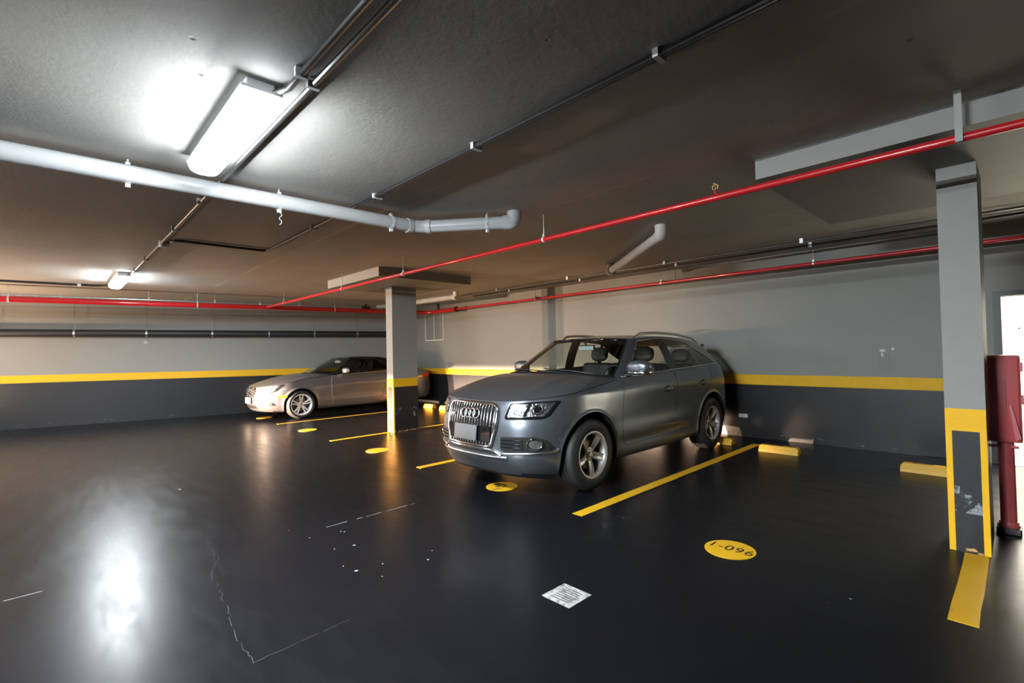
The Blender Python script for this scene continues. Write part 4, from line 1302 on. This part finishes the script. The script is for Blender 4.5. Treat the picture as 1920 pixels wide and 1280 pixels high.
# headlights
HP = smooth_poly([(0.495, 0.935), (0.68, 0.950), (0.848, 0.958), (0.858, 0.945), (0.815, 0.805), (0.77, 0.785), (0.478, 0.778), (0.458, 0.795)], 0.02)
HI = smooth_poly([(0.508, 0.922), (0.68, 0.936), (0.835, 0.943), (0.795, 0.820), (0.76, 0.803), (0.484, 0.797)], 0.02)
for sd in (1, -1):
    def S(vf):
        V, F = vf
        return (V, F) if sd > 0 else (flip(V), [tuple(reversed(f)) for f in F])
    emit_mesh('headlight', *S(patch_front(sh, HP, 0.003, 6, res=0.02)), M['gloss_black'], suv, False, True, 60)
    hl = [o for o in suv.children if o.name.startswith('headlight')][-1]
    inner = smooth_poly([(0.510, 0.920), (0.668, 0.932), (0.632, 0.806), (0.490, 0.799)], 0.012)
    emit_mesh('inner_reflector', *S(patch_front(sh, inner, 0.008, 5, res=0.02)), M['reflector'], hl, False, True, 60)
    outer = smooth_poly([(0.688, 0.934), (0.834, 0.942), (0.795, 0.822), (0.75, 0.802), (0.66, 0.806)], 0.012)
    emit_mesh('outer_reflector', *S(patch_front(sh, outer, 0.008, 5, res=0.02)), M['reflector'], hl, False, True, 60)
    th = np.linspace(0, 2 * PI, 33)[:-1]
    p = sh.front(0.738 + 0.036 * np.cos(th), 0.878 + 0.042 * np.sin(th), 0.014)
    V = [tuple(q) for q in p]; V = V if sd > 0 else flip(V)
    m1 = MB(); m1.tube(V, 0.006, 8, True); m1.build('projector_ring', M['chrome'], hl, True)
    emit_mesh('projector', *S(patch_front(sh, [(0.738 + 0.026 * math.cos(a), 0.878 + 0.031 * math.sin(a)) for a in th], 0.011, 5, res=0.1)), M['gloss_black'], hl, False, True, 60)
    emit_mesh('lens', *S(patch_front(sh, HI, 0.018, 6, res=0.02)), M['lens'], hl, False, True, 60)
    dr = sh.front(np.linspace(0.50, 0.79, 14), np.full(14, 0.810), 0.015)
    V = [tuple(q) for q in dr]; V = V if sd > 0 else flip(V)
    m1 = MB(); m1.tube(V, 0.005, 8); m1.build('light_strip', M['chrome'], hl, True)
    # fog vents
    FP = smooth_poly([(0.43, 0.612), (0.74, 0.618), (0.815, 0.585), (0.85, 0.50), (0.83, 0.478), (0.48, 0.458), (0.428, 0.49)], 0.02)
    emit_mesh('fog_vent', *S(patch_front(sh, FP, 0.003, 6, res=0.02)), M['matte_black'], suv, False, True, 60)
    fv = [o for o in suv.children if o.name.startswith('fog_vent')][-1]
    for z0 in (0.585, 0.55, 0.515):
        p = sh.front(np.linspace(0.445, 0.65, 10), np.full(10, z0), 0.012)
        V = [tuple(q) for q in p]; V = V if sd > 0 else flip(V)
        m1 = MB(); m1.tube(V, 0.011, 6, flat=(0.55, 1.0)); m1.build('vent_slat', M['gloss_black'], fv, True)
    p = sh.front(0.742 + 0.053 * np.cos(th), 0.548 + 0.05 * np.sin(th), 0.016)
    V = [tuple(q) for q in p]; V = V if sd > 0 else flip(V)
    m1 = MB(); m1.tube(V, 0.0075, 8, True); m1.build('fog_lamp_ring', M['chrome'], fv, True)
    emit_mesh('fog_lamp', *S(patch_front(sh, [(0.742 + 0.045 * math.cos(a), 0.548 + 0.042 * math.sin(a)) for a in th], 0.010, 5, res=0.1)), M['disc'], fv, False, True, 60)
    # chrome line below the vent
    ww = np.concatenate([np.linspace(0.40, 0.83, 26), [0.855, 0.865]]); zz = np.concatenate([np.interp(np.linspace(0, 1, 26), [0, 0.15, 1], [0.425, 0.448, 0.462]), [0.472, 0.49]])
    p = sh.front(ww, zz, 0.006)
    V = [tuple(q) for q in p]; V = V if sd > 0 else flip(V)
    m1 = MB(); m1.tube(V, 0.013, 8, flat=(0.8, 1)); m1.build('bumper_strip', M['satin'], suv, True)
    # tail lamps
    tp = smooth_poly([(0.52, 0.99), (0.88, 1.0), (0.915, 0.93), (0.90, 0.86), (0.52, 0.86)], 0.02)
    emit_mesh('tail_lamp', *S(patch_front(sh, tp, 0.006, 5, rear=True, res=0.03)), M['tail'], suv, False, True, 60)
# lower intake trim
p = sh.front(np.concatenate([[-0.44, -0.40], np.linspace(-0.34, 0.34, 24), [0.40, 0.44]]), np.concatenate([[0.425, 0.45], np.full(24, 0.478), [0.45, 0.425]]), 0.012)
m1 = MB(); m1.tube([tuple(q) for q in p], 0.018, 10, flat=(0.8, 1)); m1.build('bumper_trim', M['chrome'], suv, True, 60)
emit_mesh('lower_intake', *patch_front(sh, smooth_poly([(-0.37, 0.462), (0.37, 0.462), (0.42, 0.43), (-0.42, 0.43)], 0.01), 0.004), M['matte_black'], suv, False, True, 60)
p = sh.front(np.linspace(-0.50, 0.50, 30), np.full(30, 0.408), 0.006)
m1 = MB(); m1.tube([tuple(q) for q in p], 0.018, 10, flat=(1.0, 1)); m1.build('skid_lip', M['satin'], suv, True, 60)

# bonnet gap and panel seams
seam = simple('panel_gap', (0.01, 0.01, 0.011), 0.6)
iz = np.where(sh.P[:, 1] < 1.44)[0]
ring_top = [tuple(q) for q in sh.pos(iz.astype(float), sh.zt[iz] - 0.004, 0.0005)]
tube_part('bonnet_gap', [ring_top], 0.0042, seam, suv, 6)
def seam_side(pts): 
    q = resample(pts, 0.03); return [tuple(a) for a in sh.side(q[:, 0], q[:, 1], 0.0)]
tube_part('panel_seam', [seam_side([(1.50, 1.11), (1.47, 1.0), (1.44, 0.8), (1.43, 0.55), (1.45, 0.42), (1.52, 0.375), (2.60, 0.385)]),
    seam_side([(2.67, 1.15), (2.665, 0.9), (2.66, 0.6), (2.62, 0.385), (2.70, 0.385), (3.16, 0.41), (3.24, 0.48), (3.32, 0.66), (3.45, 0.80), (3.62, 0.92), (3.70, 1.02), (3.72, 1.18)])], 0.0035, seam, suv, 6, separate=True)
for sd in (1, -1):
    for s0, z0 in ((2.42, 0.945), (3.40, 0.965)):
        rec = MB()
        q = sh.side([s0], [z0], 0.0)[0]
        rec.ellipsoid((0, 0, 0), (0.008, 0.075, 0.042), 18, 10)
        o = rec.build('door_handle', M['black'], suv, True, 80); o.location = (sd * q[0], q[1], z0)
        hb = MB(); hb.tube([(0, -0.105, -0.004), (sd * 0.03, -0.08, 0.0), (sd * 0.038, 0.0, 0.0), (sd * 0.03, 0.08, 0.0), (0, 0.105, 0.0)], 0.014, 10, flat=(1.0, 0.7))
        hb.build('grip', M['paint_suv'], o, True, 60)
        hb = MB(); hb.tube([(sd * 0.035, -0.07, 0.012), (sd * 0.044, 0.0, 0.012), (sd * 0.035, 0.07, 0.012)], 0.006, 8); hb.build('chrome_insert', M['chrome'], o, True)
# chrome surround of the side glass
gb = np.linspace(3.72, 9.12, 60)
low = gpt(gb, 0 * gb + 0.015, off=0.006)
up_g = np.linspace(4.0, 9.0, 60)
uv = np.interp(up_g, [4, 5, 6, 7, 8, 8.3, 8.6, 9.0], [0.925, 0.95, 0.95, 0.865, 0.835, 0.66, 0.42, 0.05])
upp = gpt(up_g, uv, off=0.005)
fa = gpt(np.full(14, 3.95), np.linspace(0.02, 0.925, 14), off=0.005)
tube_part('window_trim', [[tuple(q) for q in low]], 0.0085, M['satin'], suv, 8, separate=True)
tube_part('upper_window_trim', [[tuple(q) for q in fa] + [tuple(q) for q in upp]], 0.006, M['satin'], suv, 8, separate=True)
# windscreen edge, wipers and cowl
gw = np.linspace(0, 3.05, 30)
cw = gpt(gw, 0 * gw + 0.01, off=0.004)
pth = [(-q[0], q[1], q[2]) for q in cw[::-1]] + [tuple(q) for q in cw[1:]]
m1 = MB(); m1.tube(pth, 0.022, 8, flat=(0.6, 1.2)); m1.build('cowl_panel', M['black'], suv, True)
ht = gpt(gw, 0 * gw + 0.975, off=0.004)
pth = [(-q[0], q[1], q[2]) for q in ht[::-1]] + [tuple(q) for q in ht[1:]]
m1 = MB(); m1.tube(pth, 0.012, 8); m1.build('header_trim', M['gloss_black'], suv, True)
ap = gpt(np.full(20, 3.02), np.linspace(0.02, 0.98, 20), off=0.003)
tube_part('pillar_seal', [[tuple(q) for q in ap]], 0.008, M['black'], suv, 6, separate=True)
for gA, vA, gB, vB in ((0.9, 0.03, -1.9, 0.12), (2.3, 0.03, 0.1, 0.11)):
    pts = []
    for t_ in np.linspace(0, 1, 14):
        gg = gA + (gB - gA) * t_; q = gpt(np.array([abs(gg)]), np.array([vA + (vB - vA) * t_]), off=0.012)[0]
        pts.append((q[0] if gg >= 0 else -q[0], q[1], q[2]))
    m1 = MB(); m1.tube(pts, 0.007, 6); m1.build('wiper', M['black'], suv)
# roof rails
gr_ = np.linspace(4.0, 9.6, 50)
rr_ = gtop(gr_); rr_[:, 0] -= 0.035
rr_[:, 2] += np.interp(gr_, [4.0, 4.35, 9.0, 9.6], [0.005, 0.052, 0.05, 0.0])
tube_part('roof_rail', [[tuple(q) for q in rr_]], 0.016, M['satin'], suv, 10, separate=True, flat=(1.1, 0.9))
# spoiler
m1 = MB()
gs_ = np.linspace(10.0, 12, 16); q = gtop(gs_)
pth = [(-a[0], a[1] + 0.03, a[2] + 0.005) for a in q[::-1]][:-1] + [(a[0], a[1] + 0.03, a[2] + 0.005) for a in q[::-1]][::-1]
m1.tube(pth, 0.03, 10, flat=(0.6, 1.8)); m1.build('roof_spoiler', M['paint_suv'], suv, True)
# wing mirrors
for sd in (1, -1):
    m1 = MB(); m1.ellipsoid((0, 0, 0.008), (0.15 if sd > 0 else 0.12, 0.09, 0.082), 28, 18, 0.72)
    V = []
    for v in m1.V:
        x, y, z = v
        z2 = z * (1 - 0.25 * (x * sd > 0) * abs(x) / 0.125) + 0.02 * (x / 0.125) * sd * 0.4
        if y > 0.03: y = 0.03 + (y - 0.03) * 0.25
        V.append((x, y, z2))
    m1.V = V
    o = m1.build('wing_mirror', M['paint_suv'], suv, True, 60); o.location = (1.035, 1.63, 1.235) if sd > 0 else (-0.985, 1.78, 1.225)
    cp = MB(); cp.ellipsoid((0, -0.006, -0.05), (0.15 if sd > 0 else 0.12, 0.092, 0.036), 24, 12, 0.75); cp.build('lower_cap', M['chrome'], o, True, 60)
    gl = MB(); gl.ellipsoid((0, 0.046, 0), (0.105, 0.004, 0.058), 24, 8, 0.7); gl.build('mirror_glass', M['chrome'], o, True)
    ar = MB(); ar.tube([(-sd * 0.19, -0.01, -0.085), (-sd * 0.12, 0.0, -0.075), (-sd * 0.02, 0.0, -0.05)], [0.026, 0.024, 0.02], 10); ar.build('arm', M['black'], o, True)
# wheels
for hy in SUV['hubs']:
    for sd in (1, -1):
        wheel(suv, sd * 0.815, hy, 0.368, 0.232, 0.235, {'kind': 'five', 'rot': -PI / 2}, sd)
# cabin
for x in (0.38, -0.38):
    o = seat(suv, x, 2.45, 0.66); o.name = 'front_seat'
for x in (0.42, 0.0, -0.42):
    o = seat(suv, x, 3.35, 0.70, 0.44, 0.55, 0.28, head=(x != 0)); o.name = 'rear_seat'
m1 = MB(); m1.rbox(-0.72, 0.72, 1.45, 1.98, 0.86, 1.125, 0.06, 3); m1.build('dashboard', M['interior'], suv, True, 60)
m1 = MB(); th = np.linspace(0, 2 * PI, 33)[:-1]
m1.tube([(0.19 * math.cos(a), 0.05 * math.sin(a), 0.18 * math.sin(a)) for a in th], 0.016, 8, True)
m1.tube([(-0.18, 0, 0), (0.18, 0, 0)], 0.02, 8); m1.tube([(0, 0, 0), (0, -0.05, -0.16)], 0.02, 8); m1.tube([(0, 0, 0), (0, -0.3, -0.08)], 0.03, 8)
o = m1.build('steering_wheel', M['leather'], suv, True, 60); o.location = (0.38, 2.06, 1.06)
m1 = MB(); m1.rbox(-0.115, 0.115, -0.02, 0.02, -0.035, 0.035, 0.012, 2)
o = m1.build('cabin_mirror', M['interior'], suv, True); o.location = (0.0, 2.02, 1.475); o.rotation_euler = (0.15, 0, 0.25)
m1 = MB(); m1.rbox(-0.105, 0.105, -0.028, -0.018, -0.028, 0.028, 0.004); m1.build('mirror_face', simple('pale_mirror_back', (0.42, 0.52, 0.53), 0.4), o)
m1 = MB(); m1.cyl((0, 0, 0.02), (0, -0.05, 0.09), 0.01, 8); m1.build('stalk', M['interior'], o)

# ------------------------------------------------------------------ the coupe
CP = dict(
    L=4.70, front=(0.86, 2.5), rear=(0.85, 2.7),
    W=[(0.86, 0.865), (1.3, 0.880), (2.3, 0.893), (3.3, 0.892), (3.85, 0.880)],
    hubs=(0.86, 3.62), hubz=0.322, archR=0.375, flare=0.016,
    zbot=[(0.0, 0.20), (0.3, 0.185), (0.47, 0.17), (1.25, 0.19), (3.2, 0.20), (4.0, 0.22), (4.70, 0.30)],
    ztop=[(0.0, 0.755), (0.05, 0.76), (0.25, 0.795), (0.5, 0.835), (0.8, 0.875), (1.3, 0.935), (1.66, 0.958), (2.4, 0.978), (3.2, 0.995), (3.8, 1.0), (4.2, 0.985), (4.55, 0.955), (4.70, 0.95)],
    prof={0: [(0.16, 0.14), (0.24, 0.05), (0.34, 0.0), (0.48, 0.0), (0.58, 0.012), (0.70, 0.03), (0.78, 0.075)],
          0.5: [(0.16, 0.12), (0.24, 0.04), (0.34, 0.0), (0.50, 0.0), (0.62, 0.012), (0.72, 0.03), (0.84, 0.085)],
          1: [(0.17, 0.10), (0.26, 0.03), (0.45, 0.010), (0.62, 0.0), (0.72, 0.004), (0.80, 0.020), (0.90, 0.065), (1.0, 0.10)],
          1.5: [(0.16, 0.12), (0.21, 0.03), (0.32, 0.012), (0.38, 0.006), (0.48, 0.022), (0.66, 0.010), (0.74, 0.0), (0.79, 0.010), (0.90, 0.036), (1.0, 0.080)],
          2: [(0.17, 0.10), (0.26, 0.03), (0.45, 0.012), (0.66, 0.0), (0.80, 0.0), (0.90, 0.025), (1.0, 0.085)],
          2.6: [(0.2, 0.10), (0.3, 0.03), (0.45, 0.0), (0.65, 0.0), (0.80, 0.02), (0.92, 0.045), (1.0, 0.09)],
          3: [(0.2, 0.10), (0.3, 0.03), (0.45, 0.0), (0.65, 0.0), (0.80, 0.03), (0.92, 0.06), (1.0, 0.10)]},
    skirt_z=0.20, paint=M['paint_coupe'], pillar_mat=M['gloss_black'], roof_mat=M['gloss_black'], lip=0.03, rows=26,  # black here paints in the dark ceiling reflected by roof and pillars
    base=[(0, 1.30, 1.005), (0.40, 1.35, 1.0), (0.64, 1.49, 0.985), (0.735, 1.64, 0.968), (0.785, 1.80, 0.962), (0.806, 2.35, 0.982), (0.808, 2.60, 0.990), (0.795, 3.10, 1.004), (0.755, 3.55, 1.012), (0.62, 3.90, 1.02), (0.35, 3.99, 1.025), (0, 4.01, 1.028)],
    top=[(0, 2.08, 1.372), (0.28, 2.09, 1.368), (0.45, 2.14, 1.358), (0.515, 2.21, 1.352), (0.55, 2.40, 1.365), (0.575, 2.62, 1.378), (0.575, 2.75, 1.378), (0.56, 3.05, 1.36), (0.53, 3.22, 1.335), (0.46, 3.32, 1.315), (0.30, 3.37, 1.325), (0, 3.39, 1.33)],
    gmap=[('0', 0), (0.035, 0.9), (0.22, 1.9), (0.8, 2.6), (1.5, 3.3), (1.82, 4.0), (2.35, 5), (2.60, 6), (3.10, 7), (3.60, 8), (4.15, 9), (4.55, 10), ('1', 11)],
    hood_p=1.25, hood_bulge=([0, 0.3, 0.9, 1.4, 1.6, 3.4, 3.9, 4.7], [0.03, 0.03, 0.02, 0.004, 0, 0, 0.01, 0.015]), hood_crease=0.012, crease_ell=0.5, bonnet_end=1.6,
    segs=[(0, 3, 'windshield', 0.0, 0.985, 0.985), (3, 4, 'paint', 0, 1, 1), (4, 6, 'door_window', 0.035, 0.88, 0.90), (6, 6.12, 'black', 0, 0.90, 0.90), (6.12, 8, 'side_window', 0.035, 0.90, 0.08), (8, 9.2, 'paint', 0, 1, 1), (9.2, 11, 'rear_window', 0.04, 0.95, 0.95)],
    vpow={'side_window': 1.3}, tinted=('door_window', 'side_window', 'rear_window'),
    roof=[(2.08, 1.372), (2.3, 1.402), (2.65, 1.418), (3.0, 1.405), (3.39, 1.33)],
    floor_z=0.20, tub_z=0.32, tub_end=3.85)
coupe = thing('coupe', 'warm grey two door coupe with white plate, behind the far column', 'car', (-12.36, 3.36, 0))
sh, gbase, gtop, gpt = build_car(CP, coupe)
def kid(root, name, k=-1):
    return [o for o in root.children if o.name.split('.')[0] == name][k]
G2 = smooth_poly([(-0.26, 0.735), (0.26, 0.735), (0.315, 0.665), (0.235, 0.525), (-0.235, 0.525), (-0.315, 0.665)], 0.03)
emit_mesh('grille', *patch_front(sh, G2, 0.004), M['matte_black'], coupe, False, True, 60)
grl = kid(coupe, 'grille')
p = sh.front(*resample(G2 + [G2[0]], 0.02).T, off=0.012)
m1 = MB(); m1.tube([tuple(q) for q in p[:-1]], 0.011, 8, True); m1.build('frame', M['chrome'], grl, True)
for z0, hw_ in ((0.685, 0.29), (0.63, 0.28), (0.575, 0.25)):
    p = sh.front(np.linspace(-hw_, hw_, 20), np.full(20, z0), 0.014)
    m1 = MB(); m1.tube([tuple(q) for q in p], 0.0085, 8, flat=(1.0, 0.8)); m1.build('grille_bar', M['chrome'], grl, True)
cst = sh.front([0.0], [0.635], 0.03)[0]
m1 = MB(); th = np.linspace(0, 2 * PI, 37)[:-1]
m1.tube([(0.088 * math.cos(a), cst[1], 0.635 + 0.088 * math.sin(a)) for a in th], 0.009, 8, True)
for a in (PI / 2, PI / 2 + 2 * PI / 3, PI / 2 + 4 * PI / 3):
    m1.tube([(0, cst[1] - 0.004, 0.635), (0.086 * math.cos(a), cst[1], 0.635 + 0.086 * math.sin(a))], [0.018, 0.004], 8, flat=(1, 0.5))
m1.build('star_emblem', M['chrome'], grl, True)
m1 = MB(); m1.rbox(-0.18, 0.18, -0.01, 0.01, -0.068, 0.068, 0.004)
cp_ = sh.front([0.0], [0.43], 0.02)[0]
o = m1.build('number_plate', M['plate_white'], coupe, True); o.location = (0, cp_[1] - 0.008, 0.44)
m1 = MB(); m1.rbox(-0.175, 0.175, -0.004, 0.02, -0.062, 0.062, 0.004); m1.build('plate_holder', M['black'], o, True).location = (0, 0.012, -0.004)
emit_mesh('lower_intake', *patch_front(sh, smooth_poly([(-0.34, 0.355), (0.34, 0.355), (0.38, 0.27), (-0.38, 0.27)], 0.02), 0.004), M['black'], coupe, False, True, 60)
for sd in (1, -1):
    def S(vf):
        V, F = vf
        return (V, F) if sd > 0 else (flip(V), [tuple(reversed(f)) for f in F])
    hp = smooth_poly([(0.40, 0.58), (0.36, 0.65), (0.44, 0.715), (0.62, 0.772), (0.775, 0.812), (0.80, 0.79), (0.765, 0.665), (0.66, 0.592)], 0.02)
    hi = smooth_poly([(0.415, 0.595), (0.38, 0.65), (0.45, 0.702), (0.62, 0.757), (0.765, 0.792), (0.745, 0.675), (0.65, 0.606)], 0.02)
    emit_mesh('headlight', *S(patch_front(sh, hp, 0.003, 6, res=0.02)), M['black'], coupe, False, True, 60)
    hl = kid(coupe, 'headlight')
    emit_mesh('reflector', *S(patch_front(sh, hi, 0.007, 6, res=0.02)), M['reflector'], hl, False, True, 60)
    for w0, z0, r0 in ((0.48, 0.648, 0.042), (0.64, 0.678, 0.05)):
        p = sh.front(w0 + r0 * np.cos(th), z0 + r0 * np.sin(th), 0.012)
        V = [tuple(q) for q in p]; V = V if sd > 0 else flip(V)
        m1 = MB(); m1.tube(V, 0.006, 8, True); m1.build('lamp_ring', M['satin'], hl, True)
    emit_mesh('lens', *S(patch_front(sh, hi, 0.017, 6, res=0.02)), M['lens'], hl, False, True, 60)
    fp = smooth_poly([(0.46, 0.40), (0.72, 0.41), (0.76, 0.335), (0.46, 0.30)], 0.02)
    emit_mesh('fog_vent', *S(patch_front(sh, fp, 0.004, 5, res=0.02)), M['black'], coupe, False, True, 60)
    fv = kid(coupe, 'fog_vent')
    p = sh.front(np.linspace(0.49, 0.72, 10), np.full(10, 0.365), 0.012)
    V = [tuple(q) for q in p]; V = V if sd > 0 else flip(V)
    m1 = MB(); m1.tube(V, 0.016, 8, flat=(0.7, 1)); m1.build('day_light', M['reflector'], fv, True)
    # amber side reflector
    rs = resample(smooth_poly([(0.37, 0.555), (0.55, 0.56), (0.55, 0.505), (0.40, 0.50)], 0.015) , 0.02)
    P3 = sh.side(rs[:, 0], rs[:, 1], 0.006); c3 = sh.side([rs[:, 0].mean()], [rs[:, 1].mean()], 0.008)
    V = [tuple(q) for q in P3] + [tuple(c3[0])]; V = V if sd > 0 else flip(V)
    nn_ = len(P3)
    o = emit_mesh('side_marker', V, [(k, (k + 1) % nn_, nn_) for k in range(nn_)], M['amber'], coupe, False, True, 60)
    tp = smooth_poly([(0.40, 0.90), (0.70, 0.925), (0.835, 0.90), (0.86, 0.80), (0.70, 0.755), (0.42, 0.77)], 0.03)
    emit_mesh('tail_lamp', *S(patch_front(sh, tp, 0.006, 5, rear=True, res=0.03)), M['tail'], coupe, False, True, 60)
    # mirrors
    m1 = MB(); m1.ellipsoid((0, 0, 0), (0.115, 0.08, 0.062), 26, 16, 0.75)
    m1.V = [(x, 0.03 + (y - 0.03) * 0.25 if y > 0.03 else y, z) for x, y, z in m1.V]
    o = m1.build('wing_mirror', simple('silver_mirror_cap', (0.62, 0.62, 0.62), 0.25, 0.4, coat=0.6), coupe, True, 60); o.location = (sd * 0.955, 1.90, 1.065)
    gl = MB(); gl.ellipsoid((0, 0.042, 0), (0.097, 0.004, 0.048), 22, 8, 0.7); gl.build('mirror_glass', M['chrome'], o, True)
    ar = MB(); ar.tube([(-sd * 0.17, -0.01, -0.075), (-sd * 0.02, 0.0, -0.045)], [0.024, 0.018], 10); ar.build('arm', M['black'], o, True)
    q = sh.side([2.72], [0.80], 0.0)[0]
    hb = MB(); hb.tube([(0, -0.11, -0.002), (sd * 0.03, -0.08, 0.0), (sd * 0.036, 0.0, 0.0), (sd * 0.03, 0.08, 0.0), (0, 0.11, 0.0)], 0.013, 10, flat=(1.0, 0.7))
    o = hb.build('door_handle', M['paint_coupe'], coupe, True, 60); o.location = (sd * q[0], q[1], 0.80)
iz = np.where(sh.P[:, 1] < 1.55)[0]
tube_part('bonnet_gap', [[tuple(q) for q in sh.pos(iz.astype(float), sh.zt[iz] - 0.004, 0.0005)]], 0.004, seam, coupe, 6)
tube_part('door_edge', [seam_side([(1.60, 0.93), (1.57, 0.80), (1.57, 0.55), (1.60, 0.30)])], 0.006, M['satin'], coupe, 6, separate=True)
tube_part('panel_seam', [seam_side([(1.60, 0.30), (1.70, 0.275), (2.75, 0.285), (2.88, 0.34), (2.95, 0.50), (3.0, 0.75), (3.02, 0.97)])], 0.0035, seam, coupe, 6, separate=True)
gb = np.linspace(3.8, 8.05, 50)
low = gpt(gb, 0 * gb + 0.012, off=0.006)
tube_part('window_trim', [[tuple(q) for q in low]], 0.007, M['satin'], coupe, 8, separate=True)
gw = np.linspace(0, 3.05, 30)
cw = gpt(gw, 0 * gw + 0.01, off=0.004)
m1 = MB(); m1.tube([(-q[0], q[1], q[2]) for q in cw[::-1]] + [tuple(q) for q in cw[1:]], 0.02, 8, flat=(0.6, 1.2)); m1.build('cowl_panel', M['black'], coupe, True)
ap = gpt(np.full(20, 3.02), np.linspace(0.02, 0.98, 20), off=0.003)
tube_part('pillar_seal', [[tuple(q) for q in ap]], 0.007, M['black'], coupe, 6, separate=True)
p = sh.side(np.linspace(0.9 + 0.375 + 0.02, 3.2, 20), np.full(20, 0.205), 0.004)
for hy in CP['hubs']:
    for sd in (1, -1):
        wheel(coupe, sd * 0.765, hy, 0.322, 0.235, 0.225, {'kind': 'twin', 'rot': PI / 2}, sd)
for x in (0.36, -0.36):
    o = seat(coupe, x, 2.45, 0.50, 0.48, 0.60, 0.25); o.name = 'front_seat'
for x in (0.34, -0.34):
    o = seat(coupe, x, 3.15, 0.55, 0.46, 0.48, 0.35, head=False); o.name = 'rear_seat'
m1 = MB(); m1.rbox(-0.66, 0.66, 1.62, 2.05, 0.70, 0.945, 0.05, 3); m1.build('dashboard', M['interior'], coupe, True, 60)
m1 = MB(); m1.tube([(0.18 * math.cos(a), 0.05 * math.sin(a), 0.17 * math.sin(a)) for a in th], 0.016, 8, True); m1.tube([(-0.17, 0, 0), (0.17, 0, 0)], 0.02, 8); m1.tube([(0, 0, 0), (0, -0.3, -0.08)], 0.03, 8)
o = m1.build('steering_wheel', M['leather'], coupe, True, 60); o.location = (0.36, 2.10, 0.92)
m1 = MB(); m1.rbox(-0.11, 0.11, -0.02, 0.02, -0.032, 0.032, 0.012, 2)
o = m1.build('cabin_mirror', simple('pale_cabin_mirror', (0.5, 0.52, 0.50), 0.4), coupe, True); o.location = (0.0, 2.12, 1.27); o.rotation_euler = (0.15, 0, 0.2)

# ================================================================== light
def spot(name, loc, target, energy, col, size, radius):
    l = bpy.data.lights.new(name, 'SPOT'); l.energy = energy; l.color = col
    l.spot_size = math.radians(size); l.spot_blend = 0.85; l.shadow_soft_size = radius
    o = bpy.data.objects.new(name, l); C.objects.link(o); o.location = loc
    d_ = Vector(target) - Vector(loc)
    o.rotation_euler = d_.to_track_quat('-Z', 'Y').to_euler()
    return o

def dipped(o, zcut, soft=0.012):
    """beam pattern of a dipped headlamp: strong below the cut-off, faint above it"""
    l = o.data; l.use_nodes = True; t = l.node_tree
    em = [n for n in t.nodes if n.type == 'EMISSION'][0]
    geo = t.nodes.new('ShaderNodeNewGeometry'); sp_ = t.nodes.new('ShaderNodeSeparateXYZ')
    t.links.new(geo.outputs['Incoming'], sp_.inputs[0])
    mr = t.nodes.new('ShaderNodeMapRange')
    t.links.new(sp_.outputs[2], mr.inputs[0])
    s_ = HEADSIGN
    mr.inputs[1].default_value = zcut - soft; mr.inputs[2].default_value = zcut + soft
    mr.inputs[3].default_value = 1.0 if s_ > 0 else 0.02; mr.inputs[4].default_value = 0.02 if s_ > 0 else 1.0
    t.links.new(mr.outputs[0], em.inputs['Strength'])
HEADSIGN = 1
WARM = (1.0, 0.67, 0.44)
for dx in (-0.65, 0.65):
    o = spot('car_headlamp', (-13.9 + dx, -16.0, 0.80), (-8.6 + dx, 4.6, 0.80), 100000, WARM, 23, 0.06)
    dipped(o, 0.0)
# unseen light added for warm headlamp spill on floor and ceiling, far left
l = bpy.data.lights.new('warm_fill', 'AREA'); l.energy = 48; l.color = WARM; l.size = 0.6
o = bpy.data.objects.new('warm_fill', l); C.objects.link(o); o.location = (-13.2, -2.6, 0.6); o.rotation_euler = (PI - 0.5, 0.3, 0)
# vestibule lamp
l = bpy.data.lights.new('vestibule_lamp', 'AREA'); l.energy = 75; l.color = (1.0, 0.95, 0.86); l.size = 0.9
o = bpy.data.objects.new('vestibule_lamp', l); C.objects.link(o); o.location = (0.35, 9.35, 2.55)

w = bpy.data.worlds.new('dark'); bpy.context.scene.world = w; w.use_nodes = True
w.node_tree.nodes['Background'].inputs[0].default_value = (0.5, 0.55, 0.6, 1)
w.node_tree.nodes['Background'].inputs[1].default_value = 0.0

# ================================================================== camera
yaw, pit, rol = 0.80937, 0.01884, -0.02150
f_ = Vector((-math.sin(yaw) * math.cos(pit), math.cos(yaw) * math.cos(pit), math.sin(pit)))
r_ = Vector((math.cos(yaw), math.sin(yaw), 0)); u_ = r_.cross(f_)
r2 = r_ * math.cos(rol) + u_ * math.sin(rol); u2 = u_ * math.cos(rol) - r_ * math.sin(rol)
cam = bpy.data.cameras.new('camera'); cam.sensor_width = 36; cam.sensor_fit = 'HORIZONTAL'
cam.lens = 912.2 / 1920 * 36; cam.clip_start = 0.05
co = bpy.data.objects.new('camera', cam); C.objects.link(co)
m = Matrix((r2, u2, -f_)).transposed().to_4x4(); m.translation = Vector((0, 0, 1.46))
co.matrix_world = m
S_ = bpy.context.scene
S_.camera = co
S_.view_settings.view_transform = 'Standard'; S_.view_settings.look = 'None'
S_.view_settings.exposure = 2.25; S_.view_settings.gamma = 1.0
S_.view_settings.use_curve_mapping = False
S_.cycles.use_denoising = True; S_.cycles.use_adaptive_sampling = False
S_.cycles.max_bounces = 10; S_.cycles.diffuse_bounces = 5; S_.cycles.glossy_bounces = 5; S_.cycles.transparent_max_bounces = 16
S_.cycles.caustics_reflective = False; S_.cycles.caustics_refractive = False
S_.cycles.sample_clamp_indirect = 6.0
